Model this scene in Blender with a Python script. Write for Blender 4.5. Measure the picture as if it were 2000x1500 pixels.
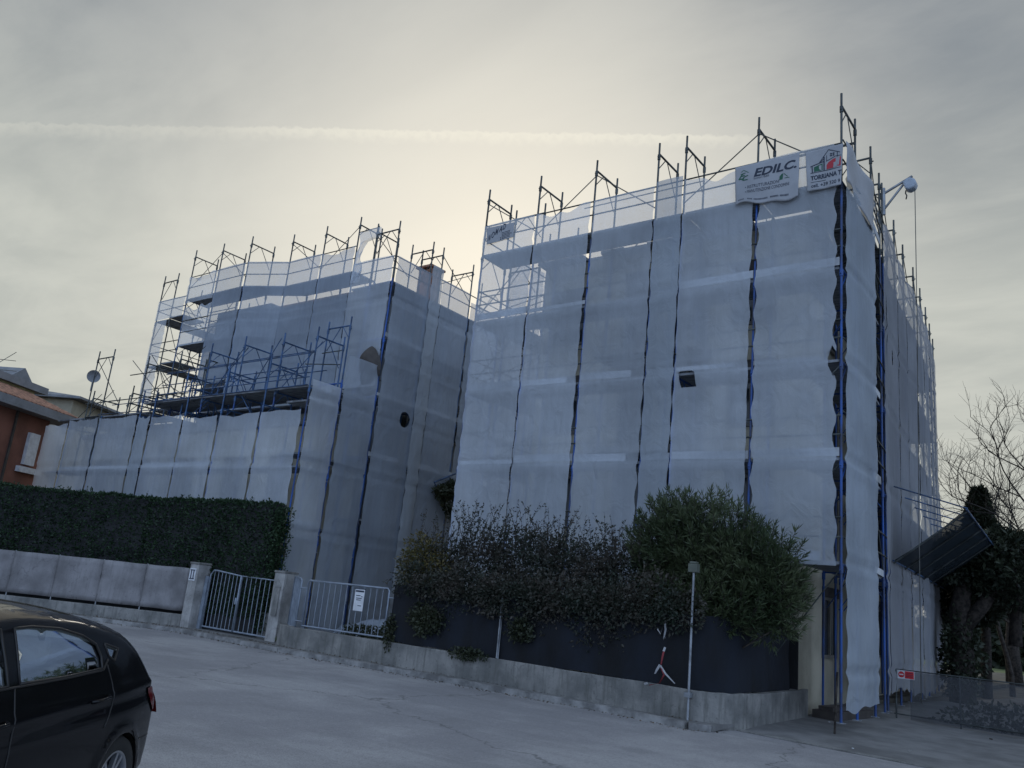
import bpy, bmesh, math, random
import numpy as np
from mathutils import Vector, Matrix, noise, geometry
R = math.radians
random.seed(7); rng = np.random.default_rng(7)
S = bpy.context.scene
for o in list(bpy.data.objects): bpy.data.objects.remove(o)
C = S.collection

# ------------------------------------------------------------------ camera
F_PX, YAW, PITCH, ROLL, CAMH = 1633.0, 0.66502, 0.24960, 0.10117, 1.363
ff = Vector((-math.sin(YAW)*math.cos(PITCH), math.cos(YAW)*math.cos(PITCH), math.sin(PITCH)))
rr = Vector((math.cos(YAW), math.sin(YAW), 0)); uu = rr.cross(ff)
cr, sr = math.cos(ROLL), math.sin(ROLL)
RX = cr*rr + sr*uu; UX = -sr*rr + cr*uu
cam_d = bpy.data.cameras.new('camera'); cam = bpy.data.objects.new('camera', cam_d); C.objects.link(cam)
cam.matrix_world = Matrix(((RX.x, UX.x, -ff.x, 0), (RX.y, UX.y, -ff.y, 0), (RX.z, UX.z, -ff.z, CAMH), (0, 0, 0, 1)))
cam_d.sensor_width = 36; cam_d.lens = 36*F_PX/2000; cam_d.clip_start = 0.1; cam_d.clip_end = 3000
S.camera = cam

# ------------------------------------------------------------------ sky, sun, exposure
SUN = Vector((-0.590, 0.715, 0.372)).normalized()
S.view_settings.view_transform = 'Standard'; S.view_settings.look = 'None'
S.view_settings.gamma = 1; S.view_settings.exposure = 0.0
w = bpy.data.worlds.new('World'); S.world = w; w.use_nodes = True
nt = w.node_tree; nt.nodes.clear()
def N(t, typ, **kw):
    n = t.nodes.new(typ)
    for k, v in kw.items():
        if k.startswith('i_'):
            kk = k[2:]; n.inputs[int(kk) if kk.isdigit() else kk].default_value = v
        else: setattr(n, k, v)
    return n
def math_n(t, op, a=None, b=None, clamp=False):
    n = t.nodes.new('ShaderNodeMath'); n.operation = op; n.use_clamp = clamp
    for i, v in enumerate((a, b)):
        if v is None: continue
        if isinstance(v, (int, float)): n.inputs[i].default_value = v
        else: t.links.new(v, n.inputs[i])
    return n.outputs[0]
def mixc(t, fac, a, b, blend='MIX'):
    n = t.nodes.new('ShaderNodeMix'); n.data_type = 'RGBA'; n.blend_type = blend
    for idx, v in ((0, fac), (6, a), (7, b)):
        if isinstance(v, (int, float)): n.inputs[idx].default_value = v
        elif isinstance(v, tuple): n.inputs[idx].default_value = (*v, 1)
        else: t.links.new(v, n.inputs[idx])
    return n.outputs[2]
def maprange(t, v, a, b, c=0., d=1., smooth=True):
    n = t.nodes.new('ShaderNodeMapRange'); n.interpolation_type = 'SMOOTHSTEP' if smooth else 'LINEAR'
    t.links.new(v, n.inputs[0]); n.inputs[1].default_value = a; n.inputs[2].default_value = b
    n.inputs[3].default_value = c; n.inputs[4].default_value = d
    return n.outputs[0]
tc = N(nt, 'ShaderNodeTexCoord'); D = tc.outputs['Generated']
def vdot(v):
    n = N(nt, 'ShaderNodeVectorMath', operation='DOT_PRODUCT'); nt.links.new(D, n.inputs[0]); n.inputs[1].default_value = v
    return n.outputs['Value']
sky = N(nt, 'ShaderNodeTexSky', sky_type='NISHITA', sun_disc=False, sun_elevation=math.asin(SUN.z),
        sun_rotation=math.atan2(SUN.x, SUN.y), air_density=1.2, dust_density=2.5)
dsun = vdot(tuple(SUN)); dz = vdot((0, 0, 1))
# thin high cloud: noise laid on a plane high above the ground (direction / height)
sep = N(nt, 'ShaderNodeSeparateXYZ'); nt.links.new(D, sep.inputs[0])
den = math_n(nt, 'ADD', math_n(nt, 'MAXIMUM', sep.outputs[2], 0.0), 0.12)
comb = N(nt, 'ShaderNodeCombineXYZ')
nt.links.new(math_n(nt, 'DIVIDE', sep.outputs[0], den), comb.inputs[0])
nt.links.new(math_n(nt, 'DIVIDE', sep.outputs[1], den), comb.inputs[1])
mp = N(nt, 'ShaderNodeMapping'); nt.links.new(comb.outputs[0], mp.inputs[0])
mp.inputs['Rotation'].default_value = (0, 0, R(38)); mp.inputs['Scale'].default_value = (1.0, 2.1, 1)
n1 = N(nt, 'ShaderNodeTexNoise', i_Scale=1.5, i_Detail=9.0, i_Roughness=0.56, i_Distortion=0.7); nt.links.new(mp.outputs[0], n1.inputs['Vector'])
n2 = N(nt, 'ShaderNodeTexNoise', i_Scale=4.5, i_Detail=8.0, i_Roughness=0.6); nt.links.new(mp.outputs[0], n2.inputs['Vector'])
cloud = math_n(nt, 'ADD', math_n(nt, 'MULTIPLY', n1.outputs[0], 0.75), math_n(nt, 'MULTIPLY', n2.outputs[0], 0.25))
cl = maprange(nt, cloud, 0.33, 0.66)
wide = maprange(nt, dsun, 0.30, 0.88)            # wide forward-scatter lobe round the sun
near = maprange(nt, dsun, 0.86, 1.0)
low = maprange(nt, dz, 0.62, 0.27)              # brighter band towards the horizon
base = mixc(nt, cl, (0.235, 0.27, 0.31), (0.38, 0.405, 0.42))
rear = maprange(nt, dsun, 0.42, -0.25)          # sky away from the sun: made bluer and brighter to light the street
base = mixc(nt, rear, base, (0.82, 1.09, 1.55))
veil = mixc(nt, cl, (0.53, 0.555, 0.515), (0.655, 0.672, 0.61))
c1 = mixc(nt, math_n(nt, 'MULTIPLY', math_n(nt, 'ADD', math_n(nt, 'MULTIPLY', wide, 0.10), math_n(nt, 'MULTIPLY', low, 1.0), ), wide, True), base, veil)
c2 = mixc(nt, math_n(nt, 'MULTIPLY', math_n(nt, 'POWER', near, 1.5), 0.8), c1, (0.88, 0.86, 0.765))
# contrail: a great circle band
trn = Vector((-0.8778, 0.2635, 0.4001)).cross(Vector((-0.3311, 0.7900, 0.5160))).normalized()
dtr = vdot(tuple(-trn)); along = vdot(tuple(Vector((-0.8778, 0.2635, 0.4001))))
nz3 = N(nt, 'ShaderNodeTexNoise', i_Scale=130.0, i_Detail=5.0); nt.links.new(D, nz3.inputs['Vector'])
nz4 = N(nt, 'ShaderNodeTexNoise', i_Scale=3.0, i_Detail=3.0); nt.links.new(D, nz4.inputs['Vector'])
dw = math_n(nt, 'ADD', dtr, math_n(nt, 'MULTIPLY', math_n(nt, 'SUBTRACT', nz3.outputs[0], 0.5), 0.010))
dw = math_n(nt, 'ADD', dw, math_n(nt, 'MULTIPLY', math_n(nt, 'SUBTRACT', nz4.outputs[0], 0.5), 0.008))
TRS = 1.0
up_e = maprange(nt, dw, 0.0045*TRS, 0.0015*TRS); dn_e = math_n(nt, 'MULTIPLY', maprange(nt, dw, -0.014*TRS, 0.002*TRS), maprange(nt, nz3.outputs[0], 0.2, 0.6, 0.55, 1.0))
band = math_n(nt, 'MULTIPLY', up_e, dn_e)
band = math_n(nt, 'MULTIPLY', band, maprange(nt, dsun, 0.93, 0.975, 0.35, 0.9))
band = math_n(nt, 'MULTIPLY', band, maprange(nt, along, 0.66, 0.735))
c3 = mixc(nt, math_n(nt, 'MULTIPLY', band, 0.62), c2, (0.95, 0.93, 0.80))
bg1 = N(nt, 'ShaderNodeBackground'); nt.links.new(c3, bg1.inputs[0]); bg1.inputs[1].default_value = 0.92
bg2 = N(nt, 'ShaderNodeBackground', i_Strength=0.05); nt.links.new(sky.outputs[0], bg2.inputs[0])
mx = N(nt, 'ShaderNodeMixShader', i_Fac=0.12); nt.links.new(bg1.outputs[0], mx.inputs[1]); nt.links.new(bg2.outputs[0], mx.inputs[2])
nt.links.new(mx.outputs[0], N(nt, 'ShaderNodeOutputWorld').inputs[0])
sd = bpy.data.lights.new('sun', 'SUN'); sd.energy = 0.5; sd.angle = R(10); sd.color = (1, 0.93, 0.82)
so = bpy.data.objects.new('sun', sd); C.objects.link(so); so.rotation_euler = SUN.to_track_quat('Z', 'Y').to_euler()
S.cycles.transparent_max_bounces = 24; S.cycles.max_bounces = 8

# ------------------------------------------------------------------ surveying helpers: sight line -> point on a real plane
def ray(px, py): return ff + RX*((px-1000)/F_PX) - UX*((py-750)/F_PX)
def on_y(px, py, Y): d = ray(px, py); s = Y/d.y; return Vector((s*d.x, Y, CAMH+s*d.z))
def on_x(px, py, X): d = ray(px, py); s = X/d.x; return Vector((X, s*d.y, CAMH+s*d.z))
def on_z(px, py, Z): d = ray(px, py); s = (Z-CAMH)/d.z; return Vector((s*d.x, s*d.y, Z))
def on_w(px, py, P, A):     # vertical plane through P (xy) along direction A (xy)
    d = ray(px, py); det = d.x*(-A[1])+A[0]*d.y
    s = (P[0]*(-A[1])+A[0]*P[1])/det
    return Vector((s*d.x, s*d.y, CAMH+s*d.z))

# ------------------------------------------------------------------ materials
MATS = {}
def mat(name, col, rough=0.7, metal=0.0, var=0.15, scale=3.0, bump=0.0, bscale=40.0, col2=None, vscale=(1, 1, 1), spec=0.5, detail=6):
    m = bpy.data.materials.new(name); m.use_nodes = True; t = m.node_tree; b = t.nodes['Principled BSDF']
    b.inputs['Roughness'].default_value = rough; b.inputs['Metallic'].default_value = metal
    b.inputs['Specular IOR Level'].default_value = spec
    tcn = N(t, 'ShaderNodeTexCoord'); mpn = N(t, 'ShaderNodeMapping'); mpn.inputs['Scale'].default_value = vscale
    t.links.new(tcn.outputs['Object'], mpn.inputs[0])
    nn = N(t, 'ShaderNodeTexNoise', i_Scale=scale, i_Detail=float(detail), i_Roughness=0.6); t.links.new(mpn.outputs[0], nn.inputs['Vector'])
    c2 = col2 or tuple(max(0, c*(1-2*var)) for c in col)
    c1 = col if col2 else tuple(min(1, c*(1+var)) for c in col)
    f = maprange(t, nn.outputs[0], 0.32, 0.68)
    t.links.new(mixc(t, f, c2, c1), b.inputs['Base Color'])
    if bump:
        n2_ = N(t, 'ShaderNodeTexNoise', i_Scale=bscale, i_Detail=5.0); t.links.new(tcn.outputs['Object'], n2_.inputs['Vector'])
        bp = N(t, 'ShaderNodeBump', i_Strength=bump, i_Distance=0.02); t.links.new(n2_.outputs[0], bp.inputs['Height']); t.links.new(bp.outputs[0], b.inputs['Normal'])
    MATS[name] = m; return m
M_blue = mat('blue_scaffold_paint', (0.015, 0.09, 0.36), 0.5, 0.1, 0.3, 0.9, col2=(0.03, 0.04, 0.07))
M_dark = mat('weathered_backlit_tube', (0.075, 0.085, 0.085), 0.55, 0.4, 0.3, 3)  # weathered steel; on top frames the backlit darkness is put into the colour
M_bluedk = mat('faded_blue_tube', (0.045, 0.10, 0.21), 0.5, 0.2, 0.3, 3)
M_galv = mat('galvanised_steel', (0.30, 0.32, 0.35), 0.45, 0.6, 0.2, 4)
M_deck = mat('steel_plank', (0.22, 0.235, 0.26), 0.6, 0.3, 0.25, 2, vscale=(1, 6, 1))
M_cream = mat('cream_render', (0.42, 0.38, 0.29), 0.9, 0, 0.12, 0.8, 0.15, 30)
M_greywall = mat('grey_render', (0.235, 0.245, 0.26), 0.9, 0, 0.12, 0.8, 0.15, 30)
M_yellow = mat('yellow_render', (0.50, 0.46, 0.24), 0.9, 0, 0.1, 1)
M_conc = mat('old_concrete', (0.27, 0.26, 0.245), 0.9, 0, 0.25, 1.6, 0.4, 25, col2=(0.13, 0.13, 0.125), detail=10)
def streaks(m, amt, col):
    t = m.node_tree; b = t.nodes['Principled BSDF']; src = b.inputs['Base Color'].links[0].from_socket
    tcn = N(t, 'ShaderNodeTexCoord'); mpn = N(t, 'ShaderNodeMapping'); mpn.inputs['Scale'].default_value = (5, 5, .55); t.links.new(tcn.outputs['Object'], mpn.inputs[0])
    nn = N(t, 'ShaderNodeTexNoise', i_Scale=1.5, i_Detail=8.0, i_Roughness=0.7); t.links.new(mpn.outputs[0], nn.inputs['Vector'])
    c = mixc(t, math_n(t, 'MULTIPLY', maprange(t, nn.outputs[0], .48, .66), amt), src, col)
    n3 = N(t, 'ShaderNodeTexNoise', i_Scale=14.0, i_Detail=6.0, i_Roughness=0.7); t.links.new(tcn.outputs['Object'], n3.inputs['Vector'])
    c = mixc(t, math_n(t, 'MULTIPLY', maprange(t, n3.outputs[0], .58, .68), .5), c, tuple(v*.5 for v in col))
    vo = N(t, 'ShaderNodeTexVoronoi', feature='DISTANCE_TO_EDGE', i_Scale=0.3); vm = N(t, 'ShaderNodeVectorMath', operation='ADD'); t.links.new(tcn.outputs['Object'], vm.inputs[0])
    ns = N(t, 'ShaderNodeTexNoise', i_Scale=2.0, i_Detail=5.0); t.links.new(tcn.outputs['Object'], ns.inputs['Vector']); t.links.new(ns.outputs['Color'], vm.inputs[1]); t.links.new(vm.outputs[0], vo.inputs['Vector'])
    c = mixc(t, math_n(t, 'MULTIPLY', maprange(t, vo.outputs['Distance'], .006, .0), .35), c, (.05, .05, .05))
    t.links.new(c, b.inputs['Base Color'])
streaks(M_conc, .75, (.10, .10, .09))
M_pillar = mat('pillar_concrete', (0.34, 0.33, 0.32), 0.9, 0, 0.18, 2.2, 0.3, 30, detail=9)
M_shut = mat('dark_shutter', (0.06, 0.05, 0.045), 0.7, 0, 0.2, 2)
M_frame = mat('brown_grey_window_frame', (0.16, 0.145, 0.125), 0.7, 0, 0.1, 2)
M_win = mat('window_glass_dark', (0.03, 0.035, 0.04), 0.12, 0, 0.1, 2, spec=0.7)
M_black = mat('black_void', (0.01, 0.011, 0.013), 0.8, 0, 0.1)
M_white = mat('white_paint', (0.62, 0.63, 0.66), 0.55, 0, 0.08, 5)
M_gate = mat('grey_blue_gate_paint', (0.26, 0.30, 0.36), 0.4, 0.2, 0.12, 5)
streaks(M_pillar, .35, (.16, .155, .15))
M_reed = mat('grey_panel', (0.225, 0.215, 0.22), 0.8, 0, 0.2, 0.9, 0.2, 8, detail=10)
streaks(M_reed, .35, (.12, .115, .115))
M_shade = mat('black_blue_shade_cloth', (0.0035, 0.006, 0.012), 0.9, 0, 0.35, 1.4, 0.5, 6, vscale=(1, 1, 0.4))
M_roofm = mat('grey_fascia', (0.22, 0.23, 0.25), 0.7, 0, 0.12, 1.5)
M_orange = mat('orange_render', (0.215, 0.09, 0.062), 0.9, 0, 0.15, 0.8)
M_red = mat('red_paint', (0.55, 0.02, 0.03), 0.5, 0, 0.08)
M_ink = mat('dark_ink', (0.02, 0.03, 0.055), 0.7, 0, 0.05)
M_inkg = mat('green_ink', (0.015, 0.10, 0.06), 0.7, 0, 0.05)
M_inkr = mat('red_ink', (0.42, 0.03, 0.045), 0.7, 0, 0.05)
M_rope = mat('rope', (0.12, 0.12, 0.11), 0.9)
M_bark = mat('bark', (0.045, 0.036, 0.03), 0.95, 0, 0.4, 9, 0.6, 18)
M_motor = mat('pale_blue_plastic', (0.33, 0.38, 0.45), 0.4, 0, 0.08)
M_tile = mat('clay_tile', (0.34, 0.17, 0.11), 0.85, 0, 0.3, 5)
M_grassdry = mat('grass_blades', (0.10, 0.13, 0.045), 0.8, 0, 0.3, 2)

def leaf_mat(name, c1, c2, trans=0.25, scale=1.2, rough=0.5):
    m = bpy.data.materials.new(name); m.use_nodes = True; t = m.node_tree; b = t.nodes['Principled BSDF']
    b.inputs['Roughness'].default_value = rough; b.inputs['Specular IOR Level'].default_value = 0.35
    g = N(t, 'ShaderNodeNewGeometry'); tcn = N(t, 'ShaderNodeTexCoord')
    nn = N(t, 'ShaderNodeTexNoise', i_Scale=scale, i_Detail=4.0); t.links.new(tcn.outputs['Object'], nn.inputs['Vector'])
    f = math_n(t, 'ADD', math_n(t, 'MULTIPLY', g.outputs['Random Per Island'], 0.5), math_n(t, 'MULTIPLY', maprange(t, nn.outputs[0], 0.35, 0.65), 0.5))
    col = mixc(t, f, c1, c2); t.links.new(col, b.inputs['Base Color'])
    tr = N(t, 'ShaderNodeBsdfTranslucent'); t.links.new(col, tr.inputs[0])
    mxx = N(t, 'ShaderNodeMixShader', i_Fac=trans); t.links.new(b.outputs[0], mxx.inputs[1]); t.links.new(tr.outputs[0], mxx.inputs[2])
    t.links.new(mxx.outputs[0], t.nodes['Material Output'].inputs[0]); return m
M_hedge = leaf_mat('hedge_leaf', (0.012, 0.030, 0.014), (0.030, 0.062, 0.024), 0.15)
M_olean = leaf_mat('oleander_leaf', (0.028, 0.048, 0.020), (0.105, 0.125, 0.062), 0.2)
M_shrub = leaf_mat('shrub_leaf', (0.016, 0.032, 0.020), (0.075, 0.060, 0.050), 0.2)
M_shrub2 = leaf_mat('golden_shrub_leaf', (0.05, 0.055, 0.015), (0.16, 0.12, 0.04), 0.2)
M_ever = leaf_mat('evergreen_leaf', (0.020, 0.028, 0.018), (0.050, 0.060, 0.034), 0.2)
M_ivy = leaf_mat('ivy_leaf', (0.02, 0.03, 0.016), (0.05, 0.055, 0.03), 0.15)

def net_mat(name, fac, col, trl=0.45):
    m = bpy.data.materials.new(name); m.use_nodes = True; t = m.node_tree; t.nodes.clear()
    out = N(t, 'ShaderNodeOutputMaterial'); tcn = N(t, 'ShaderNodeTexCoord')
    mpn = N(t, 'ShaderNodeMapping'); mpn.inputs['Scale'].default_value = (4, 4, 0.35); t.links.new(tcn.outputs['Object'], mpn.inputs[0])
    st = N(t, 'ShaderNodeTexNoise', i_Scale=1.6, i_Detail=5.0, i_Roughness=0.7); t.links.new(mpn.outputs[0], st.inputs['Vector'])
    bl = N(t, 'ShaderNodeTexNoise', i_Scale=0.45, i_Detail=3.0); t.links.new(tcn.outputs['Object'], bl.inputs['Vector'])
    info = N(t, 'ShaderNodeObjectInfo')
    v = math_n(t, 'ADD', math_n(t, 'MULTIPLY', maprange(t, st.outputs[0], 0.3, 0.7), 0.3), math_n(t, 'MULTIPLY', maprange(t, bl.outputs[0], 0.35, 0.65), 0.7))
    colr = mixc(t, v, tuple(c*0.90 for c in col), tuple(min(1, c*1.10) for c in col))
    colr = mixc(t, math_n(t, 'MULTIPLY', info.outputs['Random'], 0.35), colr, tuple(c*0.75 for c in col))
    df = N(t, 'ShaderNodeBsdfDiffuse'); tl = N(t, 'ShaderNodeBsdfTranslucent')
    t.links.new(colr, df.inputs[0]); t.links.new(colr, tl.inputs[0])
    mb_ = N(t, 'ShaderNodeMapping'); mb_.inputs['Scale'].default_value = (1.3, 1.3, 0.8); t.links.new(tcn.outputs['Object'], mb_.inputs[0])
    wn_ = N(t, 'ShaderNodeTexNoise', i_Scale=2.2, i_Detail=7.0, i_Roughness=0.55, i_Distortion=1.2); t.links.new(mb_.outputs[0], wn_.inputs['Vector'])
    bp = N(t, 'ShaderNodeBump', i_Strength=0.8, i_Distance=0.06); t.links.new(wn_.outputs[0], bp.inputs['Height']); t.links.new(bp.outputs[0], df.inputs['Normal'])
    a = N(t, 'ShaderNodeMixShader', i_Fac=trl); t.links.new(df.outputs[0], a.inputs[1]); t.links.new(tl.outputs[0], a.inputs[2])
    tp = N(t, 'ShaderNodeBsdfTransparent'); b = N(t, 'ShaderNodeMixShader')
    t.links.new(math_n(t, 'ADD', fac-0.05, math_n(t, 'MULTIPLY', v, 0.08), True), b.inputs[0])
    t.links.new(tp.outputs[0], b.inputs[1]); t.links.new(a.outputs[0], b.inputs[2]); t.links.new(b.outputs[0], out.inputs[0])
    return m
M_net = net_mat('white_debris_net', 0.61, (0.68, 0.73, 0.80), 0.34)
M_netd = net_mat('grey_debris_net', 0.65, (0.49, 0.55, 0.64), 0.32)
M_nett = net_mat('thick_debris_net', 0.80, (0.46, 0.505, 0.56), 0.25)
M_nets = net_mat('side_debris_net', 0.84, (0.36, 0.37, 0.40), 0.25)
M_canopy = net_mat('dark_canopy_sheet', 0.93, (0.035, 0.045, 0.055), 0.15)
M_ban = mat('banner_vinyl', (0.32, 0.33, 0.355), 0.6, 0, 0.06, 1.2)

def glass_mat(name, tint, fac):
    m = bpy.data.materials.new(name); m.use_nodes = True; t = m.node_tree; t.nodes.clear()
    out = N(t, 'ShaderNodeOutputMaterial'); tp = N(t, 'ShaderNodeBsdfTransparent'); tp.inputs[0].default_value = (*tint, 1)
    gl = N(t, 'ShaderNodeBsdfGlossy', i_Roughness=0.02); gl.inputs[0].default_value = (0.9, 0.95, 1, 1)
    fr = N(t, 'ShaderNodeFresnel', i_IOR=1.5); f = math_n(t, 'ADD', math_n(t, 'MULTIPLY', fr.outputs[0], 0.75), fac, True)
    b = N(t, 'ShaderNodeMixShader'); t.links.new(f, b.inputs[0]); t.links.new(tp.outputs[0], b.inputs[1]); t.links.new(gl.outputs[0], b.inputs[2])
    t.links.new(b.outputs[0], out.inputs[0]); return m
M_cglass = glass_mat('car_glass', (0.86, 0.93, 0.91), 0.02)

# ------------------------------------------------------------------ mesh helpers
def link(o, parent=None):
    C.objects.link(o)
    if parent is not None: o.parent = parent
    return o
def tag(o, label=None, cat=None, group=None, kind=None):
    if label: o['label'] = label
    if cat: o['category'] = cat
    if group: o['group'] = group
    if kind: o['kind'] = kind
    return o
def empty(name, loc=(0, 0, 0)):
    o = bpy.data.objects.new(name, None); o.location = loc; C.objects.link(o); o.empty_display_size = 0.2; return o
class MB:
    def __init__(s): s.v = []; s.f = []; s.m = []; s.sm = []; s.mi = 0
    def add(s, vs, fs, smooth=False):
        b = len(s.v); s.v += [tuple(v) for v in vs]
        for f in fs: s.f.append([b+i for i in f]); s.m.append(s.mi); s.sm.append(smooth)
        return s
    def box(s, a, b):
        x0, y0, z0 = a; x1, y1, z1 = b
        return s.add([(x0, y0, z0), (x1, y0, z0), (x1, y1, z0), (x0, y1, z0), (x0, y0, z1), (x1, y0, z1), (x1, y1, z1), (x0, y1, z1)],
              [(0, 3, 2, 1), (4, 5, 6, 7), (0, 1, 5, 4), (1, 2, 6, 5), (2, 3, 7, 6), (3, 0, 4, 7)])
    def obox(s, p, q, w, h, off=0.0):   # box along p->q (horizontal-ish), width w across, height h up from p.z
        p = Vector(p); q = Vector(q); d = (q-p); n = Vector((-d.y, d.x, 0)).normalized()
        a = n*(off-w/2); b = n*(off+w/2); up = Vector((0, 0, h))
        vs = [p+a, q+a, q+b, p+b, p+a+up, q+a+up, q+b+up, p+b+up]
        return s.add(vs, [(0, 3, 2, 1), (4, 5, 6, 7), (0, 1, 5, 4), (1, 2, 6, 5), (2, 3, 7, 6), (3, 0, 4, 7)])
    def tube(s, p, q, r, n=8, r2=None, cap=True):
        p = Vector(p); q = Vector(q); d = q-p
        if d.length < 1e-6: return s
        d.normalize(); a = d.orthogonal().normalized(); b = d.cross(a); r2 = r if r2 is None else r2
        vs = []
        for c, rad in ((p, r), (q, r2)):
            for i in range(n):
                t = 2*math.pi*i/n; vs.append(c+a*math.cos(t)*rad+b*math.sin(t)*rad)
        fs = [(i, (i+1) % n, n+(i+1) % n, n+i) for i in range(n)]
        s.add(vs, fs, True)
        if cap: s.add(vs, [tuple(range(n))[::-1], tuple(range(n, 2*n))])
        return s
    def path(s, pts, r, n=6):
        pts = [Vector(p) for p in pts]; m = len(pts); vs = []; fs = []
        prev = None
        for i, p in enumerate(pts):
            d = (pts[min(i+1, m-1)]-pts[max(i-1, 0)]).normalized()
            a = d.orthogonal().normalized() if prev is None else (prev-d*prev.dot(d)).normalized()
            prev = a; b = d.cross(a); rad = r[i] if isinstance(r, (list, tuple)) else r
            for k in range(n):
                t = 2*math.pi*k/n; vs.append(p+a*math.cos(t)*rad+b*math.sin(t)*rad)
        for i in range(m-1):
            for k in range(n): fs.append((i*n+k, i*n+(k+1) % n, (i+1)*n+(k+1) % n, (i+1)*n+k))
        fs.append(tuple(range(n))[::-1]); fs.append(tuple(range((m-1)*n, m*n)))
        return s.add(vs, fs, True)
    def prism(s, pts, fn, d):   # outline pts -> fn(pt) gives world point, d Vector thickness
        k = len(pts); a = [fn(p) for p in pts]; b = [v+d for v in a]
        return s.add(a+b, [tuple(range(k)), tuple(range(k, 2*k))[::-1]]+[(i, k+i, k+(i+1) % k, (i+1) % k) for i in range(k)])
    def build(s, name, mats, parent=None, bevel=0, recalc=False):
        me = bpy.data.meshes.new(name); me.from_pydata(s.v, [], s.f)
        if not isinstance(mats, (list, tuple)): mats = [mats]
        for m in mats: me.materials.append(m)
        me.polygons.foreach_set('material_index', s.m); me.polygons.foreach_set('use_smooth', s.sm); me.update()
        if recalc:
            bm = bmesh.new(); bm.from_mesh(me); bmesh.ops.recalc_face_normals(bm, faces=bm.faces); bm.to_mesh(me); bm.free()
        o = bpy.data.objects.new(name, me); link(o, parent)
        if bevel:
            md = o.modifiers.new('bevel', 'BEVEL'); md.width = bevel; md.segments = 2; md.limit_method = 'ANGLE'
        return o
def grid_mesh(name, P, mats, parent=None, smooth=True, keep=None, solid=0):
    # P: array (nu, nv, 3)
    nu, nv, _ = P.shape; idx = np.arange(nu*nv).reshape(nu, nv)
    f = np.stack([idx[:-1, :-1], idx[1:, :-1], idx[1:, 1:], idx[:-1, 1:]], -1).reshape(-1, 4)
    if keep is not None: f = f[keep.reshape(-1)]
    me = bpy.data.meshes.new(name); me.from_pydata(P.reshape(-1, 3).tolist(), [], f.tolist())
    for m in (mats if isinstance(mats, list) else [mats]): me.materials.append(m)
    if smooth: me.polygons.foreach_set('use_smooth', [True]*len(me.polygons))
    me.update(); o = bpy.data.objects.new(name, me); link(o, parent)
    if solid:
        md = o.modifiers.new('solid', 'SOLIDIFY'); md.thickness = solid
    return o
def leaves(name, pos, size, mats, parent=None, aspect=0.45, dirs=None, jitter=1.0, droop=0.0, fold=True):
    # each leaf: a diamond of two triangles folded along its midrib
    n = len(pos); pos = np.asarray(pos, float)
    if dirs is None:
        d = rng.normal(size=(n, 3))
    else: d = np.asarray(dirs, float)+rng.normal(size=(n, 3))*jitter
    d[:, 2] -= droop
    d /= np.linalg.norm(d, axis=1)[:, None]+1e-9
    a = rng.normal(size=(n, 3)); sN = np.cross(d, a); sN /= np.linalg.norm(sN, axis=1)[:, None]+1e-9
    up = np.cross(sN, d)
    L = (size*(0.6+0.8*rng.random(n)))[:, None]; W = L*aspect/2
    v = np.stack([pos, pos+d*L*0.45+sN*W+up*W*0.25, pos+d*L, pos+d*L*0.45-sN*W+up*W*0.25], 1).reshape(-1, 3)
    i0 = np.arange(n)*4
    tri = np.stack([i0, i0+1, i0+2, i0, i0+2, i0+3], 1).reshape(-1, 3)
    me = bpy.data.meshes.new(name)
    me.vertices.add(len(v)); me.vertices.foreach_set('co', v.ravel().astype(np.float32))
    me.loops.add(len(tri)*3); me.loops.foreach_set('vertex_index', tri.ravel().astype(np.int32))
    me.polygons.add(len(tri)); me.polygons.foreach_set('loop_start', np.arange(len(tri), dtype=np.int32)*3)
    me.update(calc_edges=True); me.validate()
    me.materials.append(mats); o = bpy.data.objects.new(name, me); return link(o, parent)
def text_mesh(txt, size, fn, mats, name, parent, width=None, shear=0.0, bold=0.0, depth=0.004, align='LEFT', spacing=1.0):
    cu = bpy.data.curves.new(name, 'FONT'); cu.body = txt; cu.size = size; cu.shear = shear; cu.offset = bold; cu.space_character = spacing
    cu.align_x = align; cu.resolution_u = 3
    o = bpy.data.objects.new(name, cu); C.objects.link(o)
    dg = bpy.context.evaluated_depsgraph_get(); me = bpy.data.meshes.new_from_object(o.evaluated_get(dg))
    bpy.data.objects.remove(o)
    co = [v.co.copy() for v in me.vertices]
    if width and co:
        xs = [c.x for c in co]; k = width/(max(xs)-min(xs)); x0 = min(xs) if align == 'LEFT' else 0
        for c in co: c.x = (c.x-x0)*k
    for v, c in zip(me.vertices, co): v.co = fn(c.x, c.y)
    me.materials.clear(); me.materials.append(mats); me.name = name
    ob = bpy.data.objects.new(name, me); return link(ob, parent)

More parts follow.
